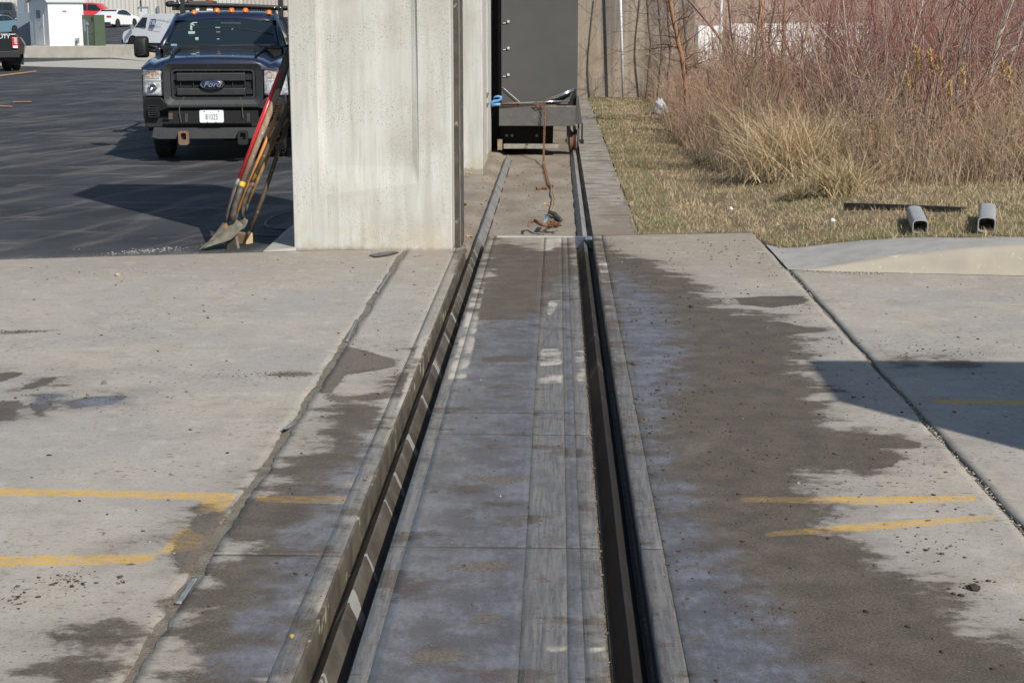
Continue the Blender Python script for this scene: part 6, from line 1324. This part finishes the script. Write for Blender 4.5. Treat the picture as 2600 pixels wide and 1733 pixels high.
sapling('long leaning grey brown sapling crossing before the white wall', pp(27, (1912, 250), (1895, 200), (1850, 130), (1800, 60), (1748, 0), (1690, -70)), .030, .018, (.27, .17, .14), 18, bl=(.3, .8))
sapling('orange sapling rising behind the golden clump, forked below', pp(26, (1918, 262), (1918, 200), (1922, 120), (1930, 30), (1936, -60)), .036, .024, (.45, .27, .15), 24, bc=DKB)
sapling('tall pale orange sapling right of the forked one', pp(26.5, (1952, 268), (1945, 200), (1938, 110), (1935, 20), (1932, -60)), .034, .022, (.50, .32, .19), 22, bc=DKB)
sapling('thin orange sapling between the pale orange and the curved ones', pp(25, (1982, 270), (1984, 200), (1989, 120), (1992, 30), (1996, -60)), .028, .018, (.46, .26, .14), 24, bc=(.25, .12, .10))
sapling('curved pale brown sapling above the right side of the golden clump', pp(24, (2028, 300), (2032, 200), (2036, 130), (2050, 80), (2060, 0), (2066, -60)), .026, .017, (.44, .29, .18), 24, bc=RED)
sapling('slim grey sapling with a kink left of the pale forked trees', pp(24, (2170, 232), (2190, 170), (2204, 120), (2216, 40), (2222, -60)), .030, .02, (.34, .27, .25), 24, bc=RED)
sapling('pale grey forked sapling in the red twigs', pp(22, (2428, 262), (2436, 150), (2440, 100), (2434, 0), (2430, -60)), .030, .018, (.46, .38, .35), 16, bc=RED2)
sapling('second stem of the pale forked pair, leaning right', pp(22, (2430, 225), (2440, 140), (2456, 90), (2462, 0), (2464, -60)), .022, .014, (.44, .36, .34), 14, bc=RED2)
sapling('whitish sapling leaning right near the right picture edge', pp(21, (2508, 235), (2520, 160), (2545, 70), (2570, 0), (2600, -60)), .032, .024, (.52, .44, .40), 18, bc=(.36, .27, .25))
sapling('whitish branch like sapling sweeping out of the right picture edge', pp(21, (2512, 215), (2545, 145), (2580, 120), (2640, 90)), .020, .014, (.50, .42, .39), 10, bl=(.3, .8), bc=(.36, .27, .25))
sapling('second whitish sapling sweeping up to the right edge', pp(21.5, (2560, 190), (2585, 100), (2620, 0), (2640, -60)), .022, .016, (.48, .41, .38), 14, bc=(.36, .27, .25))
sapling('slender reddish sapling left of the golden seed stalks', pp(23, (2265, 250), (2240, 150), (2225, 90), (2215, 20), (2205, -60)), .018, .012, (.33, .12, .11), 24, bc=RED)
sapling('slender red sapling above the golden seed stalks', pp(22, (2300, 230), (2298, 120), (2310, 40), (2318, -60)), .016, .011, (.34, .11, .10), 26, bc=RED)
sapling('dark crooked sapling in front of the white wall', pp(30, (1905, 240), (1880, 190), (1862, 150), (1858, 90), (1850, 20), (1846, -60)), .022, .014, (.14, .10, .09), 36, bl=(.4, 1.1), bc=(.13, .09, .085))
sapling('dark branching sapling before the middle white wall panel', pp(29, (1960, 240), (1965, 170), (1950, 100), (1965, 30), (1975, -60)), .022, .014, (.15, .10, .095), 40, bl=(.4, 1.1), bc=(.14, .095, .09))
sapling('dark sapling before the right part of the white wall', pp(28, (2105, 250), (2110, 170), (2100, 100), (2110, 30), (2118, -60)), .022, .014, (.17, .11, .105), 44, bl=(.4, 1.2), bc=(.18, .09, .085))
# bare trees beyond the lawn that shade the stained wall
for i, (px, Y) in enumerate(((1640, 38.2), (1690, 37.0), (1730, 38.6), (1668, 36.5))):
    b0 = aty(px, 250, Y); sapling(['thin dark stem standing against the stained wall near the pole', 'thin dark stem at the wall foot left of the orange trunk', 'thin dark stem behind the orange trunk', 'thinnest brown stem in the dry grass before the wall'][i], [Vector((b0.x, Y, -.05)), Vector((b0.x+.1, Y, 1.2)), Vector((b0.x-.05, Y, 2.6)), Vector((b0.x+.1, Y, 4.2))], .03, .018, (.15, .11, .09), 30, bc=(.17, .12, .10))
# golden seed stalks
stl = thing('seed_stalks', 'golden seed headed weed stalks standing above the brown grass', 'weeds', (0, 0, 0))
for (px, py, bx_, by_, Y) in ((2328, 128, 2345, 300, 18.0), (2362, 135, 2372, 300, 17.9), (2385, 152, 2395, 300, 17.8), (2444, 172, 2458, 310, 17.7), (2546, 160, 2550, 310, 17.8), (2562, 180, 2575, 320, 17.7), (2300, 195, 2330, 310, 17.9), (2410, 215, 2420, 320, 17.5)):
    a, c = aty(bx_, by_, Y), aty(px, py, Y); d = (c-a); parts = [stems(np.array([[(a+d*t)[:] for t in (0, .35, .7, 1.0)]]), np.array([[.006, .006, .005, .003]]), vary((.42, .30, .14), 1, .1), 4)]
    n = 90; f = RV.uniform(.70, 1.02, n); B = np.array([(a+d*k)[:] for k in f]); D = RV.normal(0, .4, (n, 3)); D[:, 2] = np.abs(D[:, 2])+.6; D /= np.linalg.norm(D, axis=1, keepdims=True)
    parts.append(ribbons(B, D, RV.uniform(.03, .075, n), RV.normal(0, .01, (n, 3)), np.full(n, .022), 2, vary((.62, .44, .19), n, .25)))
    put('stalk', tmesh('stalk', parts), M['grass'], stl)
